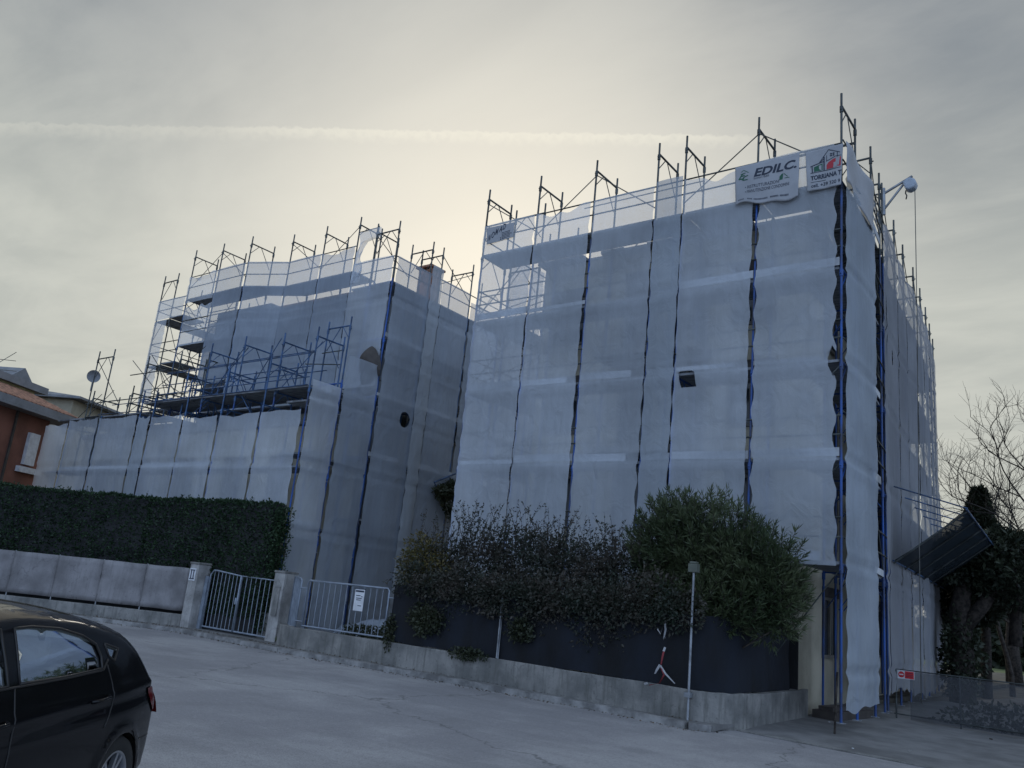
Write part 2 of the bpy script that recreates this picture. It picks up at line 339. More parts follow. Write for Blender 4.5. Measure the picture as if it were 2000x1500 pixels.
# ------------------------------------------------------------------ the setting: ground, road, pavement
G = -0.45
def asphalt():
    m = bpy.data.materials.new('asphalt'); m.use_nodes = True; t = m.node_tree; b = t.nodes['Principled BSDF']; b.inputs['Roughness'].default_value = 0.85
    tcn = N(t, 'ShaderNodeTexCoord'); O = tcn.outputs['Object']
    a = N(t, 'ShaderNodeTexNoise', i_Scale=0.35, i_Detail=6.0, i_Roughness=0.6); t.links.new(O, a.inputs['Vector'])
    g_ = N(t, 'ShaderNodeTexNoise', i_Scale=60.0, i_Detail=3.0); t.links.new(O, g_.inputs['Vector'])
    c = mixc(t, maprange(t, a.outputs[0], 0.40, 0.60), (0.245, 0.235, 0.245), (0.42, 0.405, 0.40))
    c = mixc(t, math_n(t, 'MULTIPLY', maprange(t, g_.outputs[0], 0.38, 0.62), 0.6), c, (0.16, 0.155, 0.162))
    g2 = N(t, 'ShaderNodeTexNoise', i_Scale=16.0, i_Detail=6.0, i_Roughness=0.75); t.links.new(O, g2.inputs['Vector'])
    c = mixc(t, math_n(t, 'MULTIPLY', maprange(t, g2.outputs[0], 0.5, 0.64), 0.45), c, (0.15, 0.145, 0.15))
    c = mixc(t, math_n(t, 'MULTIPLY', maprange(t, g2.outputs[0], 0.44, 0.34), 0.4), c, (0.42, 0.405, 0.40))
    # cracks: distorted cell edges
    dn = N(t, 'ShaderNodeTexNoise', i_Scale=0.9, i_Detail=6.0, i_Roughness=0.65); t.links.new(O, dn.inputs['Vector'])
    vm = N(t, 'ShaderNodeVectorMath', operation='MULTIPLY_ADD'); t.links.new(dn.outputs['Color'], vm.inputs[0]); vm.inputs[1].default_value = (1.6, 1.6, 0); t.links.new(O, vm.inputs[2])
    vo = N(t, 'ShaderNodeTexVoronoi', feature='DISTANCE_TO_EDGE', i_Scale=0.16); t.links.new(vm.outputs[0], vo.inputs['Vector'])
    ck = maprange(t, vo.outputs['Distance'], 0.006, 0.0)
    c = mixc(t, math_n(t, 'MULTIPLY', ck, 0.85), c, (0.07, 0.068, 0.07))
    # small dark spots
    sp = N(t, 'ShaderNodeTexNoise', i_Scale=5.0, i_Detail=8.0, i_Roughness=0.7); t.links.new(O, sp.inputs['Vector'])
    c = mixc(t, math_n(t, 'MULTIPLY', maprange(t, sp.outputs[0], 0.66, 0.72), 0.5), c, (0.09, 0.088, 0.09))
    # long worn streaks along the street, stains and a repaired patch
    ms = N(t, 'ShaderNodeMapping'); ms.inputs['Scale'].default_value = (0.18, 1.6, 1); t.links.new(O, ms.inputs[0])
    sn = N(t, 'ShaderNodeTexNoise', i_Scale=1.2, i_Detail=8.0, i_Roughness=0.6); t.links.new(ms.outputs[0], sn.inputs['Vector'])
    c = mixc(t, math_n(t, 'MULTIPLY', maprange(t, sn.outputs[0], 0.45, 0.68), 0.38), c, (0.15, 0.147, 0.15))
    st_ = N(t, 'ShaderNodeTexNoise', i_Scale=0.8, i_Detail=3.0, i_Roughness=0.4, i_Distortion=0.6); t.links.new(O, st_.inputs['Vector'])
    c = mixc(t, math_n(t, 'MULTIPLY', maprange(t, st_.outputs[0], 0.62, 0.70), 0.28), c, (0.12, 0.118, 0.12))
    gv = N(t, 'ShaderNodeTexVoronoi', i_Scale=45.0); t.links.new(O, gv.inputs['Vector'])
    c = mixc(t, math_n(t, 'MULTIPLY', maprange(t, gv.outputs['Distance'], 0.1, 0.6), 0.25), c, (0.42, 0.41, 0.40))
    t.links.new(c, b.inputs['Base Color'])
    bp = N(t, 'ShaderNodeBump', i_Strength=0.5, i_Distance=0.01); t.links.new(g_.outputs[0], bp.inputs['Height']); t.links.new(bp.outputs[0], b.inputs['Normal'])
    return m
M_asph = asphalt()
M_soil = mat('soil', (0.10, 0.09, 0.07), 0.95, 0, 0.3, 1.5, 0.4, 12)
M_pave = mat('worn_pavement', (0.21, 0.205, 0.20), 0.92, 0, 0.2, 1.3, 0.35, 25, col2=(0.12, 0.118, 0.115), detail=10)
M_lawn = mat('lawn', (0.16, 0.19, 0.07), 0.95, 0, 0.3, 0.6, 0.3, 8)
mb = MB(); mb.box((-900, -300, -1.2), (900, 1200, G-0.012)); tag(mb.build('ground', M_soil), kind='structure')
mb = MB(); mb.add([(-60, -40, G), (40, -40, G), (40, 15.2, G), (-18, 15.2, G), (-60, 15.2, G)], [(0, 1, 2, 3, 4)])
tag(mb.build('road', M_asph), kind='structure')
kerb_l = [(-40, 4.6), (-28.0, 11.0), (-24.6, 12.95), (-21.6, 13.95), (-17.0, 13.75), (-13.0, 13.95), (-8.0, 14.05), (-6.4, 13.85), (-6.05, 14.0)]
back_l = [(-42.5, 5.5), (-29.5, 12.5), (-25.6, 14.0), (-22.3, 15.2), (-17.0, 15.2), (-13.0, 15.2), (-8.0, 15.2), (-6.2, 15.2), (-5.9, 15.2)]
mb = MB(); vs = []
for (a, b) in zip(kerb_l, back_l): vs += [(a[0], a[1], G), (a[0], a[1], G+0.10), (b[0], b[1], G+0.10)]
mb.add(vs, [f for i in range(len(kerb_l)-1) for f in ((3*i, 3*i+3, 3*i+4, 3*i+1), (3*i+1, 3*i+4, 3*i+5, 3*i+2))]+[(3*(len(kerb_l)-1), 3*(len(kerb_l)-1)+2, 3*(len(kerb_l)-1)+1)])
tag(mb.build('pavement', M_pave), kind='structure')
mb = MB()
for i in range(len(kerb_l)-1):
    p = Vector((*kerb_l[i], G)); q = Vector((*kerb_l[i+1], G)); mb.obox(p, q-(q-p).normalized()*0.012, 0.12, 0.112, -0.06)
tag(mb.build('kerb', mat('kerb_stone', (0.25, 0.245, 0.24), 0.9, 0, 0.25, 3, 0.3, 30)), kind='structure')
mb = MB(); mb.add([(-5.9, 14.86, G+0.004), (-4.6, 14.75, G+0.004), (-3.0, 14.62, G+0.004), (8, 13.6, G+0.004), (14, 40, G+0.09), (-4.0, 40, G+0.09), (-6.4, 22, G+0.09), (-5.95, 15.6, G+0.06)], [tuple(range(8))])
tag(mb.build('driveway', M_pave), kind='structure')
mb = MB(); mb.obox((-5.9, 14.80, G+0.004), (8, 13.55, G+0.004), 0.16, 0.018); tag(mb.build('gutter', M_conc), kind='structure')
mb = MB(); mb.box((-60, 15.2, G), (-6.2, 70, G+0.13)); tag(mb.build('yard_ground', M_soil), kind='structure')
mb = MB(); mb.add([(-40, 66, G+0.012), (60, 50, G+0.012), (60, 58, G+0.012), (-40, 74, G+0.012)], [(0, 1, 2, 3)]); tag(mb.build('far_road', M_conc), kind='structure')
mb = MB(); mb.add([(-60, 76, G+0.02), (60, 59, G+0.02), (90, 160, G+0.6), (-60, 160, G+0.6)], [(0, 1, 2, 3)]); tag(mb.build('lawn', M_lawn), kind='structure')

# ------------------------------------------------------------------ right block (building)
DECK = [10.64-2*k for k in range(5)]     # 10.64 ... 2.64
FY = 16.587
FX = [-14.514, -12.707, -10.915, -9.105, -8.363, -6.560, -4.720]
def window(parent, x, y, z, w, h, shut=True, axis='y'):
    f = MB(); g = MB(); d = 0.06
    def bx(m, a0, a1, z0, z1, o0, o1):
        if axis == 'y': m.box((a0, y-o1, z0), (a1, y-o0, z1))
        else: m.box((y+o0, a0, z0), (y+o1, a1, z1))
    for (a0, a1, z0, z1) in ((x-w/2, x-w/2+.07, z, z+h), (x+w/2-.07, x+w/2, z, z+h), (x-w/2+.07, x+w/2-.07, z, z+.07), (x-w/2+.07, x+w/2-.07, z+h-.07, z+h), (x-.03, x+.03, z+.07, z+h-.07)):
        bx(f, a0, a1, z0, z1, 0.0, d)
    fo = f.build('window', M_frame, parent); bx(g, x-w/2+.07, x+w/2-.07, z+.07, z+h-.07, 0.005, 0.02); g.build('pane', M_win, fo)
    if shut:
        s = MB(); bx(s, x-w/2, x+w/2, z+h, z+h+.22, 0, .1); s.build('shutter_box', M_shut, fo)
bR = empty('apartment_block', (-9.5, 25, G))
def at_parent(parent):    # children are written in world coordinates
    return parent
def world_child(o):
    if o.parent is not None: o.matrix_parent_inverse = Matrix.Translation(-Vector(o.parent.location))
    return o
tag(bR, 'cream four storey apartment block behind white netting and scaffolding, right of the gap', 'building')
mb = MB(); q_ = [(-13.2, 17.95), (-5.95, 17.95), (-7.2, 34.5), (-13.2, 34.5)]; mb.add([(*p, G) for p in q_]+[(*p, 10.5) for p in q_], [(0, 3, 2, 1), (4, 5, 6, 7), (0, 1, 5, 4), (1, 2, 6, 5), (2, 3, 7, 6), (3, 0, 4, 7)]); mb.build('wall', M_cream, bR)
mb = MB(); q_ = [(-13.35, 17.952), (-5.62, 17.952), (-7.1, 34.7), (-13.35, 34.7)]; mb.add([(*p, 10.52) for p in q_]+[(*p, 10.60) for p in q_], [(0, 3, 2, 1), (4, 5, 6, 7), (0, 1, 5, 4), (1, 2, 6, 5), (2, 3, 7, 6), (3, 0, 4, 7)])
for x0, x1, y0 in ((-13.35, -11.85, 17.66), (-11.28, -10.6, 17.66), (-10.6, -9.9, 17.74), (-9.9, -7.05, 17.66), (-7.05, -5.62, 17.765)): mb.box((x0, y0, 10.52), (x1, 17.951, 10.60))
mb.box((-11.28, 17.68, 10.5), (-11.25, 17.95, 10.515))
mb.box((-12.6, 22, 10.602), (-7.2, 33, 10.9)); mb.build('roof', M_roofm, bR)
for lv in range(4):
    z0 = 0.75+2.45*lv
    for i, x in enumerate((-12.3, -10.1, -8.7, -7.1)):
        if i in (1, 2) and lv > 0: window(bR, x, 17.95, z0-0.45, 0.95, 2.05, True)
        else: window(bR, x, 17.95, z0, 1.1, 1.35, True)
    if lv > 0:
        s = MB(); s.box((-10.9, 17.0-0.0, z0-0.72), (-8.1, 17.945, z0-0.55)); s.build('balcony_slab', M_conc, bR)
    for yy in (20.5, 23.5, 26.5, 29.5): window(bR, yy, -5.94-(yy-17.95)*.0755, z0, 1.1, 1.35, True, 'x')
mb = MB(); mb.box((-6.9, 17.9, -0.3), (-5.95, 17.945, 1.25)); mb.build('garage_opening', M_black, bR)
mb = MB(); mb.box((-7.2, 16.9, 2.2), (-6.0, 17.94, 2.38)); mb.build('entrance_slab', M_conc, bR)

# ------------------------------------------------------------------ scaffolding system
def portal(parent, po, pi, z0, zt, bars, mtop=M_dark, mlow=M_blue, stub=0.30, name='portal_frame', zi=None, r=0.026):
    po = Vector((*po, 0)); pi = Vector((*pi, 0)); up = Vector((0, 0, 1)); mb = MB(); mats = [mtop, mlow, M_galv]
    cut = max(z0, (zt-2.1))
    for p, zz in ((po, zt), (pi, zi if zi else zt-0.02)):
        mb.mi = 0; mb.tube(p+up*cut, p+up*zz, r, 8); mb.tube(p+up*(zz-0.22), p+up*(zz-0.001), r*0.75, 8)
        mb.mi = 1
        if cut > z0: mb.tube(p+up*z0, p+up*cut, r, 8)
        for b in [zt-stub]+bars:
            mb.mi = 0 if b > cut else 1
            if b < zz: mb.tube(p+up*(b-0.16), p+up*(b-0.02), r*1.55, 8)
    d = (pi-po)
    for b in [zt-stub]+bars:
        mb.mi = 0 if b > cut else 1
        mb.tube(po+up*b, pi+up*b, r*1.0, 8)
        mb.tube(po+up*(b-0.42), po+d*0.34+up*b, r*0.5, 6)
        mb.tube(po+d*0.42+up*b, po+d*0.93+up*(b-0.75), r*0.5, 6)
        mb.tube(po+up*(b-0.12), po-d.normalized()*0.07+up*(b-0.10), r*0.6, 6)
    mb.mi = 2
    if z0 < 0.5: mb.box((po.x-.07, po.y-.07, z0-.015), (po.x+.07, po.y+.07, z0)); mb.box((pi.x-.07, pi.y-.07, z0-.015), (pi.x+.07, pi.y+.07, z0))
    return mb.build(name, mats, parent)
def deck(parent, o0, o1, i1, i0, z, th=0.055, planks=3, gap=0.012):
    o0, o1, i0, i1 = [Vector((*p, 0)) for p in (o0, o1, i0, i1)]; mb = MB()
    for k in range(planks):
        a, b = k/planks, (k+1)/planks-gap
        q = [o0.lerp(i0, a), o1.lerp(i1, a), o1.lerp(i1, b), o0.lerp(i0, b)]
        zz = z+random.uniform(-.004, .004)
        vs = [v+Vector((0, 0, zz-th)) for v in q]+[v+Vector((0, 0, zz)) for v in q]
        mb.add(vs, [(0, 3, 2, 1), (4, 5, 6, 7), (0, 1, 5, 4), (1, 2, 6, 5), (2, 3, 7, 6), (3, 0, 4, 7)])
    return mb.build('deck', M_deck, parent)
def rail(parent, pts, z, r=0.019, m=M_dark, name='guard_rail'):
    mb = MB()
    for a, b in zip(pts[:-1], pts[1:]): mb.tube((*a, z) if len(a) == 2 else a, (*b, z) if len(b) == 2 else b, r, 6)
    return mb.build(name, m, parent)
def toe(parent, a, b, z):
    if random.random() < .12: return None
    h_ = random.choice((.10, .14, .17, .18)); a = Vector(a); b = Vector(b); b = a.lerp(b, random.choice((1, 1, 1, .8)))
    mb = MB(); mb.obox((*a, z+random.uniform(-.02, .02)), (*b, z+random.uniform(-.02, .02)), 0.02, h_); return mb.build('toe_board', M_toe, parent)

M_toe = mat('pale_toe_board', (0.42, 0.44, 0.47), 0.7, 0, 0.25, .7)
scR = empty('scaffolding', (-9.6, 17.1, -0.22))
tag(scR, 'blue and rusty tube scaffolding wrapped round the tall right hand apartment block', 'scaffolding')
IY = FY+1.05
bars = [d-0.06 for d in DECK]
for i, x in enumerate(FX):
    portal(scR, (x, FY), (x+random.uniform(-.01, .01), IY), -0.22, 12.68+random.uniform(-.03, .03), bars, zi=12.68-0.02)
    if i in (0, 1): pass
for k, z in enumerate(DECK):
    for i in range(len(FX)-1):
        o0, o1 = (FX[i]+.03, FY+.03), (FX[i+1]-.03, FY+.03); i1, i0 = (FX[i+1]-.03, IY), (FX[i]+.03, IY)
        if k == 0 and i == 0: o0 = (FX[0]-0.02, FY+.03); i0 = (FX[0]-.02, IY)
        deck(scR, o0, o1, i1, i0, z)
        if k: toe(scR, (FX[i]+.03, FY-.02), (FX[i+1]-.03, FY-.02), z+0.01)
    rail(scR, [(FX[0], FY-0.03), (FX[-1], FY-0.03)], z+0.45); rail(scR, [(FX[0], FY-0.03), (FX[-1], FY-0.03)], z+0.83)
rail(scR, [(FX[1]+.8, IY), (FX[4], IY)], 11.98, 0.016)
rail(scR, [(FX[5]+.05, IY-.02), (FX[6], IY-.02)], 12.02, 0.017); rail(scR, [(FX[5]+.05, IY+.06), (FX[6], IY+.06)], 12.10, 0.017)
for i, (a, b) in enumerate([(1, 2), (3, 2), (4, 5), (6, 5), (0, 1)]):
    zl, zh = (10.9, 12.25)
    if i == 4: zl = 10.9
    rail(scR, [(FX[a], FY+.03, zl) if i != 4 else (FX[1], FY+.03, 11.0), (FX[b], FY+.03, zh) if i != 4 else (FX[0], FY+.03, 12.2)], 0, 0.014, name='diagonal_brace')
for k in range(5):
    for i in (0, 2, 5):
        z = DECK[k]-2 if DECK[k] > 3 else -0.1
        rail(scR, [(FX[i], FY+.04, z+.1), (FX[i+1], FY+.04, DECK[k]-.1)], 0, 0.014, name='diagonal_brace')
# left return of the scaffold (seen past the corner against the sky)
for j, y in enumerate((17.9, 19.7, 21.5)):
    portal(scR, (FX[0], y), (FX[0]+1.05, y), -0.22, 12.6, bars, zi=12.6)
for k, z in enumerate(DECK[:4]):
    for a, b in ((IY+.02, 19.7), (19.7, 21.5)):
        if k: deck(scR, (FX[0]+.03, a), (FX[0]+.03, b-.02), (FX[0]+1.02, b-.02), (FX[0]+1.02, a), z)
    for dz_ in (0.45, 0.9): rail(scR, [(FX[0], FY), (FX[0], 21.5)], z+dz_)
    rail(scR, [(FX[0], FY+.05, z-1.9), (FX[0]+.0, 19.7, z-.1)], 0, 0.014, name='diagonal_brace')
    rail(scR, [(FX[0]+1.05, FY+.05, z-1.9), (FX[0]+1.05, 19.7, z-.1)], 0, 0.014, name='diagonal_brace')
# right return: surveyed pole line, gently bending
SP = [(-4.72, 18.95), (-4.86, 20.30), (-5.17, 23.16), (-5.32, 24.9), (-5.42, 26.72), (-5.6, 28.58), (-5.8, 30.44), (-6.02, 32.22), (-6.26, 34.05)]
for j, (x, y) in enumerate(SP):
    portal(scR, (x, y), (x-1.05, y+.03), -0.22, 12.68-(0.0 if j > 1 else 0.03), bars)
portal(scR, (-4.93, 20.86), (-5.95, 20.86), -0.22, 12.66, bars)
seq = [(-4.72, FY)]+SP[:2]+[(-4.93, 20.86)]+SP[2:]
for k, z in enumerate(DECK):
    for a, b in zip(seq[:-1], seq[1:]):
        if a == SP[0]: deck(scR, (a[0]-.05, a[1]), (b[0]-.05, b[1]-.02), (b[0]-.98, b[1]-.02), (a[0]-.98, a[1]), z, planks=3); toe(scR, (a[0], a[1]), (b[0], b[1]), z+.01)
        else: deck(scR, (a[0]-.05, a[1]), (b[0]-.05, b[1]-.02), (b[0]-.98, b[1]-.02), (a[0]-.98, a[1]), z)
        rail(scR, [(a[0]+.03, a[1]), (b[0]+.03, b[1])], z+0.45, 0.017); rail(scR, [(a[0]+.03, a[1]), (b[0]+.03, b[1])], z+0.92, 0.017)
        if a[1] > 18.5: rail(scR, [(a[0], a[1], z+1.75), (b[0], b[1], z+.1)], 0, 0.013, name='diagonal_brace')
# lattice girder beside the hoist pole
mb = MB()
for y0, y1, x0, x1 in ((18.95, 20.3, -4.72, -4.86),):
    for z0_ in (11.0, 11.45): mb.tube((x0, y0, z0_), (x1, y1, z0_), .016, 6)
    for q in range(5):
        t0, t1 = q/5, (q+1)/5; z0_, z1_ = (11.0, 11.45) if q % 2 else (11.45, 11.0)
        mb.tube((x0+(x1-x0)*t0, y0+(y1-y0)*t0, z0_), (x0+(x1-x0)*t1, y0+(y1-y0)*t1, z1_), .011, 6)
mb.build('lattice_girder', M_galv, scR)

# ------------------------------------------------------------------ debris nets
NETN = [0]
def net(p0, p1, z0, z1, label, m=M_net, gl=0.004, gr=0.006, sc=0.035, off=0.07, holes=(), bottom=None, top=None, billow=0.05, dens=14, fold=None, group=None, slack=0.0):
    """one netting sheet lashed between two standards; p0/p1 = (x, y) of the poles, left to right seen from outside"""
    NETN[0] += 1; sd_ = NETN[0]*13.7
    p0 = np.array(p0, float); p1 = np.array(p1, float); d = p1-p0; L = np.hypot(*d); d /= L; nrm = np.array([d[1], -d[0]])
    nu = max(8, int(L*dens)); nv = max(16, int((z1-z0)*dens*0.6)); P = np.zeros((nu+1, nv+1, 3))
    tie = 0.62+0.25*((sd_*0.37) % 1)
    for j in range(nv+1):
        v = j/nv; z = z0+(z1-z0)*v
        el = gl+sc*abs(math.sin(math.pi*(z/tie+sd_)))**1.5*(0.35+1.0*max(0, noise.noise((sd_, z*0.35, 1))+.4))+0.02*noise.noise((sd_, z*1.3, 2))
        er = gr+sc*abs(math.sin(math.pi*(z/tie+sd_*.7)))**1.5*(0.35+1.0*max(0, noise.noise((sd_, z*0.35, 5))+.4))+0.02*noise.noise((sd_, z*1.3, 4))
        for i in range(nu+1):
            u = i/nu; s_ = el+(L-el-er)*u
            zz = z
            if j == 0 and bottom: zz += bottom*noise.noise((sd_, u*3, 9))
            if top and v > 0.9: zz -= top*(v-0.9)*10*max(0, math.sin(math.pi*u))*(0.5+noise.noise((sd_, u*4, 3)))
            b = billow*math.sin(math.pi*u)*(0.4+noise.noise((sd_, zz*0.5, 11)))
            b += 0.012*noise.noise((s_*2+sd_, zz*0.7, 4))+0.006*noise.noise((s_*5+sd_, zz*1.8, 7))
            kd = abs(((zz-0.64) % 2.0)-0.0); kd = min(kd, 2.0-kd)
            b -= 0.03*math.exp(-(kd/0.07)**2)-0.02*math.exp(-((kd-0.16)/0.09)**2)
            P[i, j] = (p0[0]+d[0]*s_+nrm[0]*(off+b), p0[1]+d[1]*s_+nrm[1]*(off+b), zz)
    keep = None
    if holes:
        keep = np.ones((nu, nv), bool)
        S_ = (P[:, :, 0]-p0[0])*d[0]+(P[:, :, 1]-p0[1])*d[1]; Z_ = P[:, :, 2]
        for (hs, hz, rs, rz, typ) in holes:
            ds = (S_-hs)/rs; dz_ = (Z_-hz)/rz
            if typ == 'o': q = np.sqrt(ds**2+dz_**2)+1e-6
            elif typ == 'd': q = np.abs(ds)+np.abs(dz_)*0.9+1e-6
            elif typ == 'h': q = np.sqrt(ds**2+np.where(dz_ > 0, dz_, dz_*3.0)**2)+1e-6
            else: q = np.maximum(np.abs(ds+dz_*0.2), np.abs(dz_))+1e-6
            ins = q < 1
            keep &= ~(ins[:-1, :-1] & ins[1:, :-1] & ins[1:, 1:] & ins[:-1, 1:])
            for (i, j) in np.argwhere(ins):
                k = 1/q[i, j]
                dS, dZ = (S_[i, j]-hs)*(k-1), (Z_[i, j]-hz)*(k-1)
                if abs(dS) > 0.25 or abs(dZ) > 0.25: continue
                P[i, j, 0] += d[0]*dS; P[i, j, 1] += d[1]*dS; P[i, j, 2] += dZ
    o = grid_mesh('debris_net', P, m, keep=keep)
    tag(o, label, 'debris net', group or 'debris nets hung on the scaffolding'); return o
ordn = ['first', 'second', 'third', 'fourth', 'fifth', 'sixth', 'seventh', 'eighth', 'ninth', 'tenth']
TOPN = DECK[0]+0.83
for i in range(6):
    extra = ['under the small grey banner', 'with loose rag at its top rail', 'with a dark slit beside it', 'the narrow strip', 'with a small square black tear', 'ending above the cream ground floor'][i]
    kw = dict(gl=.0, gr=.012)
    hl = []
    if i == 4:
        q = on_y(1345, 741, FY); hl = [(q.x-FX[4], q.z, .19, .20, 's')]; kw['gr'] = .06
    if i == 5: kw.update(gl=.02, gr=.06, sc=.09)
    if i == 1: kw.update(gr=.05)
    if i == 2: kw.update(gl=.03, sc=.04)
    if i == 5:
        q = on_y(1634, 705, FY); hl = [(1.70, q.z, .14, .3, 'd')]
    net((FX[i], FY), (FX[i+1], FY), 2.55 if i == 5 else 0.25+random.uniform(-.05, .05), TOPN if i not in (3,) else TOPN+0.1,
        '%s netting sheet from left on right block front, %s' % (ordn[i], extra),
        holes=hl, top=0.25 if i in (1, 4) else 0.0, m=M_nett if i == 3 else M_net, group='nets on the front of the right block', **kw)
# corner wrap and right return
wr = net((-4.72, FY), (-4.72, 19.05), 0.0, 10.75, 'full height loose white netting strip round the right block corner, torn at its foot', gl=.02, gr=.06, sc=.10, billow=.14, bottom=0.35, m=M_nett, off=.08, group='nets on the right side of the right block', dens=18)
rp = [(-4.93, 20.86)]+SP[2:]
rp = [(-4.86, 20.34)]+rp
for i in range(len(rp)-1):
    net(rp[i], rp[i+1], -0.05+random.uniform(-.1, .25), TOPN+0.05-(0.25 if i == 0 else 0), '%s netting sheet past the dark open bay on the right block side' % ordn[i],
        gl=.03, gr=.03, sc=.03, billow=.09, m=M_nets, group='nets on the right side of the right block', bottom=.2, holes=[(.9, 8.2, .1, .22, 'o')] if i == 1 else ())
for j, (a, b) in enumerate((((FX[0], 21.5), (FX[0], 19.7)), ((FX[0], 19.7), (FX[0], 17.9)))):
    net(a, b, 0.3, TOPN-.2, 'netting sheet on the left return of the right block, %s bay' % ('rear' if j == 0 else 'front'), group='nets on the left return of the right block')

# ------------------------------------------------------------------ banners
def banner(name, label, px, Y, mats=M_ban, wav=0.02, parts=None, z_extra=None, zdrop=None):
    tl, tr_, br, bl = [on_y(*q, Y) for q in px]
    def surf(u, v, o=0.0):      # u right, v down
        p = tl.lerp(tr_, u).lerp(bl.lerp(br, u), v)
        wv = wav*(math.sin(u*7+1)*0.5+noise.noise((u*5, v*3, 2)))*(0.4+v) + 0.8*wav*max(0, v-.8)*5*math.sin(u*9)
        dz = 0
        if zdrop and v > .75: dz = zdrop*(v-.75)*4*(math.sin(u*5.5+.6)+.6*math.sin(u*13))
        return Vector((p.x, p.y-wv-o, p.z+dz))
    P = np.array([[surf(i/40, j/24) for j in range(25)] for i in range(41)])
    o = grid_mesh(name, P, mats, solid=0.004); tag(o, label, 'banner')
    return o, surf
def bar(mbx, surf, u0, v0, u1, v1, th=.012, o=.009, n=6):
    vs = []; fs = []
    for k in range(n+1):
        t = k/n; u = u0+(u1-u0)*t; v = v0+(v1-v0)*t; L_ = math.hypot(u1-u0, v1-v0); nx, ny = -(v1-v0)/L_*th/2, (u1-u0)/L_*th/2
        vs += [surf(u+nx, v+ny, o), surf(u-nx, v-ny, o)]
        if k: fs.append((2*k-2, 2*k-1, 2*k+1, 2*k))
    mbx.add(vs, fs)
def poly(mbx, surf, pts, o=.009): mbx.add([surf(u, v, o) for u, v in pts], [tuple(range(len(pts)))])
BY = FY-0.16
# EDILC.
b1, sf = banner('banner', 'white banner reading EDILC. with a green house logo, on the top rail', [(1436, 328), (1562, 298), (1559, 383), (1437, 404)], BY, zdrop=.05)
W, H = 1.49, 0.98
T = lambda u0, v0, su=1/W, sv=1/H: (lambda x, y: sf(u0+x*su, v0-y*sv, .009))
text_mesh('EDILC.', .26, T(.30, .335), M_ink, 'lettering', b1, width=.86*1.15, shear=.25, bold=.008)
text_mesh('Lavori Edili', .07, T(.30, .40), M_ink, 'lettering', b1, width=.36, shear=.1)
text_mesh('• RISTRUTTURAZIONI', .11, T(.16, .60), M_ink, 'lettering', b1, width=.80)
text_mesh('• MANUTENZIONE CONDOMINI', .11, T(.16, .715), M_ink, 'lettering', b1, width=1.04)
mb = MB(); bar(mb, sf, .13, .20, .06, .33, .02); bar(mb, sf, .06, .33, .13, .335, .03); bar(mb, sf, .08, .27, .16, .255, .025); bar(mb, sf, .09, .215, .17, .20, .02)
bar(mb, sf, .14, .30, .12, .37, .025); bar(mb, sf, .12, .37, .20, .37, .025); bar(mb, sf, .14, .30, .21, .27, .02); bar(mb, sf, .10, .16, .14, .12, .012); bar(mb, sf, .14, .12, .22, .21, .012)
poly(mb, sf, [(.70, .54), (.70, .46), (.73, .41), (.76, .40), (.75, .54)]); bar(mb, sf, .78, .52, .86, .53, .014); bar(mb, sf, .77, .41, .83, .50, .012)
mb.build('logo', M_inkg, b1)
mb = MB()
for a, b in ((.05, .15), (.20, .28), (.30, .52), (.56, .70), (.72, .86)):
    x = a
    while x < b: bar(mb, sf, x, .90-.01*x, x+.012, .90-.01*x, .035, n=1); x += .02
mb.build('lettering', M_ink, b1)
# TORRIANA banner: front part and the part round the corner
b2, sf2 = banner('banner', 'white banner with green and red house emblem reading TORRIANA T, wrapped round the corner', [(1573, 298), (1647, 280), (1643, 361), (1577, 375)], BY, wav=.012)
W2, H2 = .80, .97
T2 = lambda u0, v0: (lambda x, y: sf2(u0+x/W2, v0-y/H2, .009))
text_mesh('TORRIANA T', .145, T2(.12, .745), M_ink, 'lettering', b2, width=.70, bold=.006)
text_mesh('cell. +39 320 9', .115, T2(.13, .93), M_ink, 'lettering', b2, width=.67, bold=.002)
mb = MB()
for s in ((.12, .565, .96, .565, .016), (.17, .56, .17, .40, .03), (.12, .40, .50, .335, .02), (.36, .36, .62, .07, .018), (.62, .07, .93, .20, .018), (.50, .565, .50, .22, .035), (.86, .17, .86, .30, .02), (.57, .34, .80, .27, .014), (.80, .27, .97, .28, .014), (.57, .20, .57, .36, .018), (.38, .36, .52, .24, .016), (.12, .80, .55, .80, .012)):
    bar(mb, sf2, *s[:4], s[4], n=4)
for u in (.66, .73):
    for v in (.17, .215): poly(mb, sf2, [(u, v), (u+.05, v), (u+.05, v+.032), (u, v+.032)])
mb.build('emblem_lines', M_ink, b2)
mb = MB(); poly(mb, sf2, [(.22, .545), (.22, .425), (.46, .375), (.46, .545)], .0075); mb.build('emblem_green', M_inkg, b2)
mb = MB(); poly(mb, sf2, [(.57, .545), (.57, .44), (.62, .38), (.76, .32), (.96, .31), (.96, .53)], .0075); mb.build('emblem_red', M_inkr, b2)
mb = MB(); poly(mb, sf2, [(.36, .50), (.36, .42), (.43, .41), (.43, .545)], .0105); poly(mb, sf2, [(.74, .535), (.74, .42), (.86, .40), (.86, .53)], .0105); mb.build('emblem_doors', M_ban, b2)
Xs = -4.58; P = np.zeros((21, 13, 3))
for i in range(21):
    for j in range(13):
        u, v = i/20, j/12; y = FY-0.18+2.2*u; zt_ = 11.41-0.02*u; zb = 10.44-.15*u+.12*math.sin(u*6)*0.6
        P[i, j] = (Xs+0.03*math.sin(u*9+v)+.04*noise.noise((u*4, v*2, 3)), y, zt_+(zb-zt_)*v)
so_ = grid_mesh('side_flap', P, M_ban, b2, solid=.004)
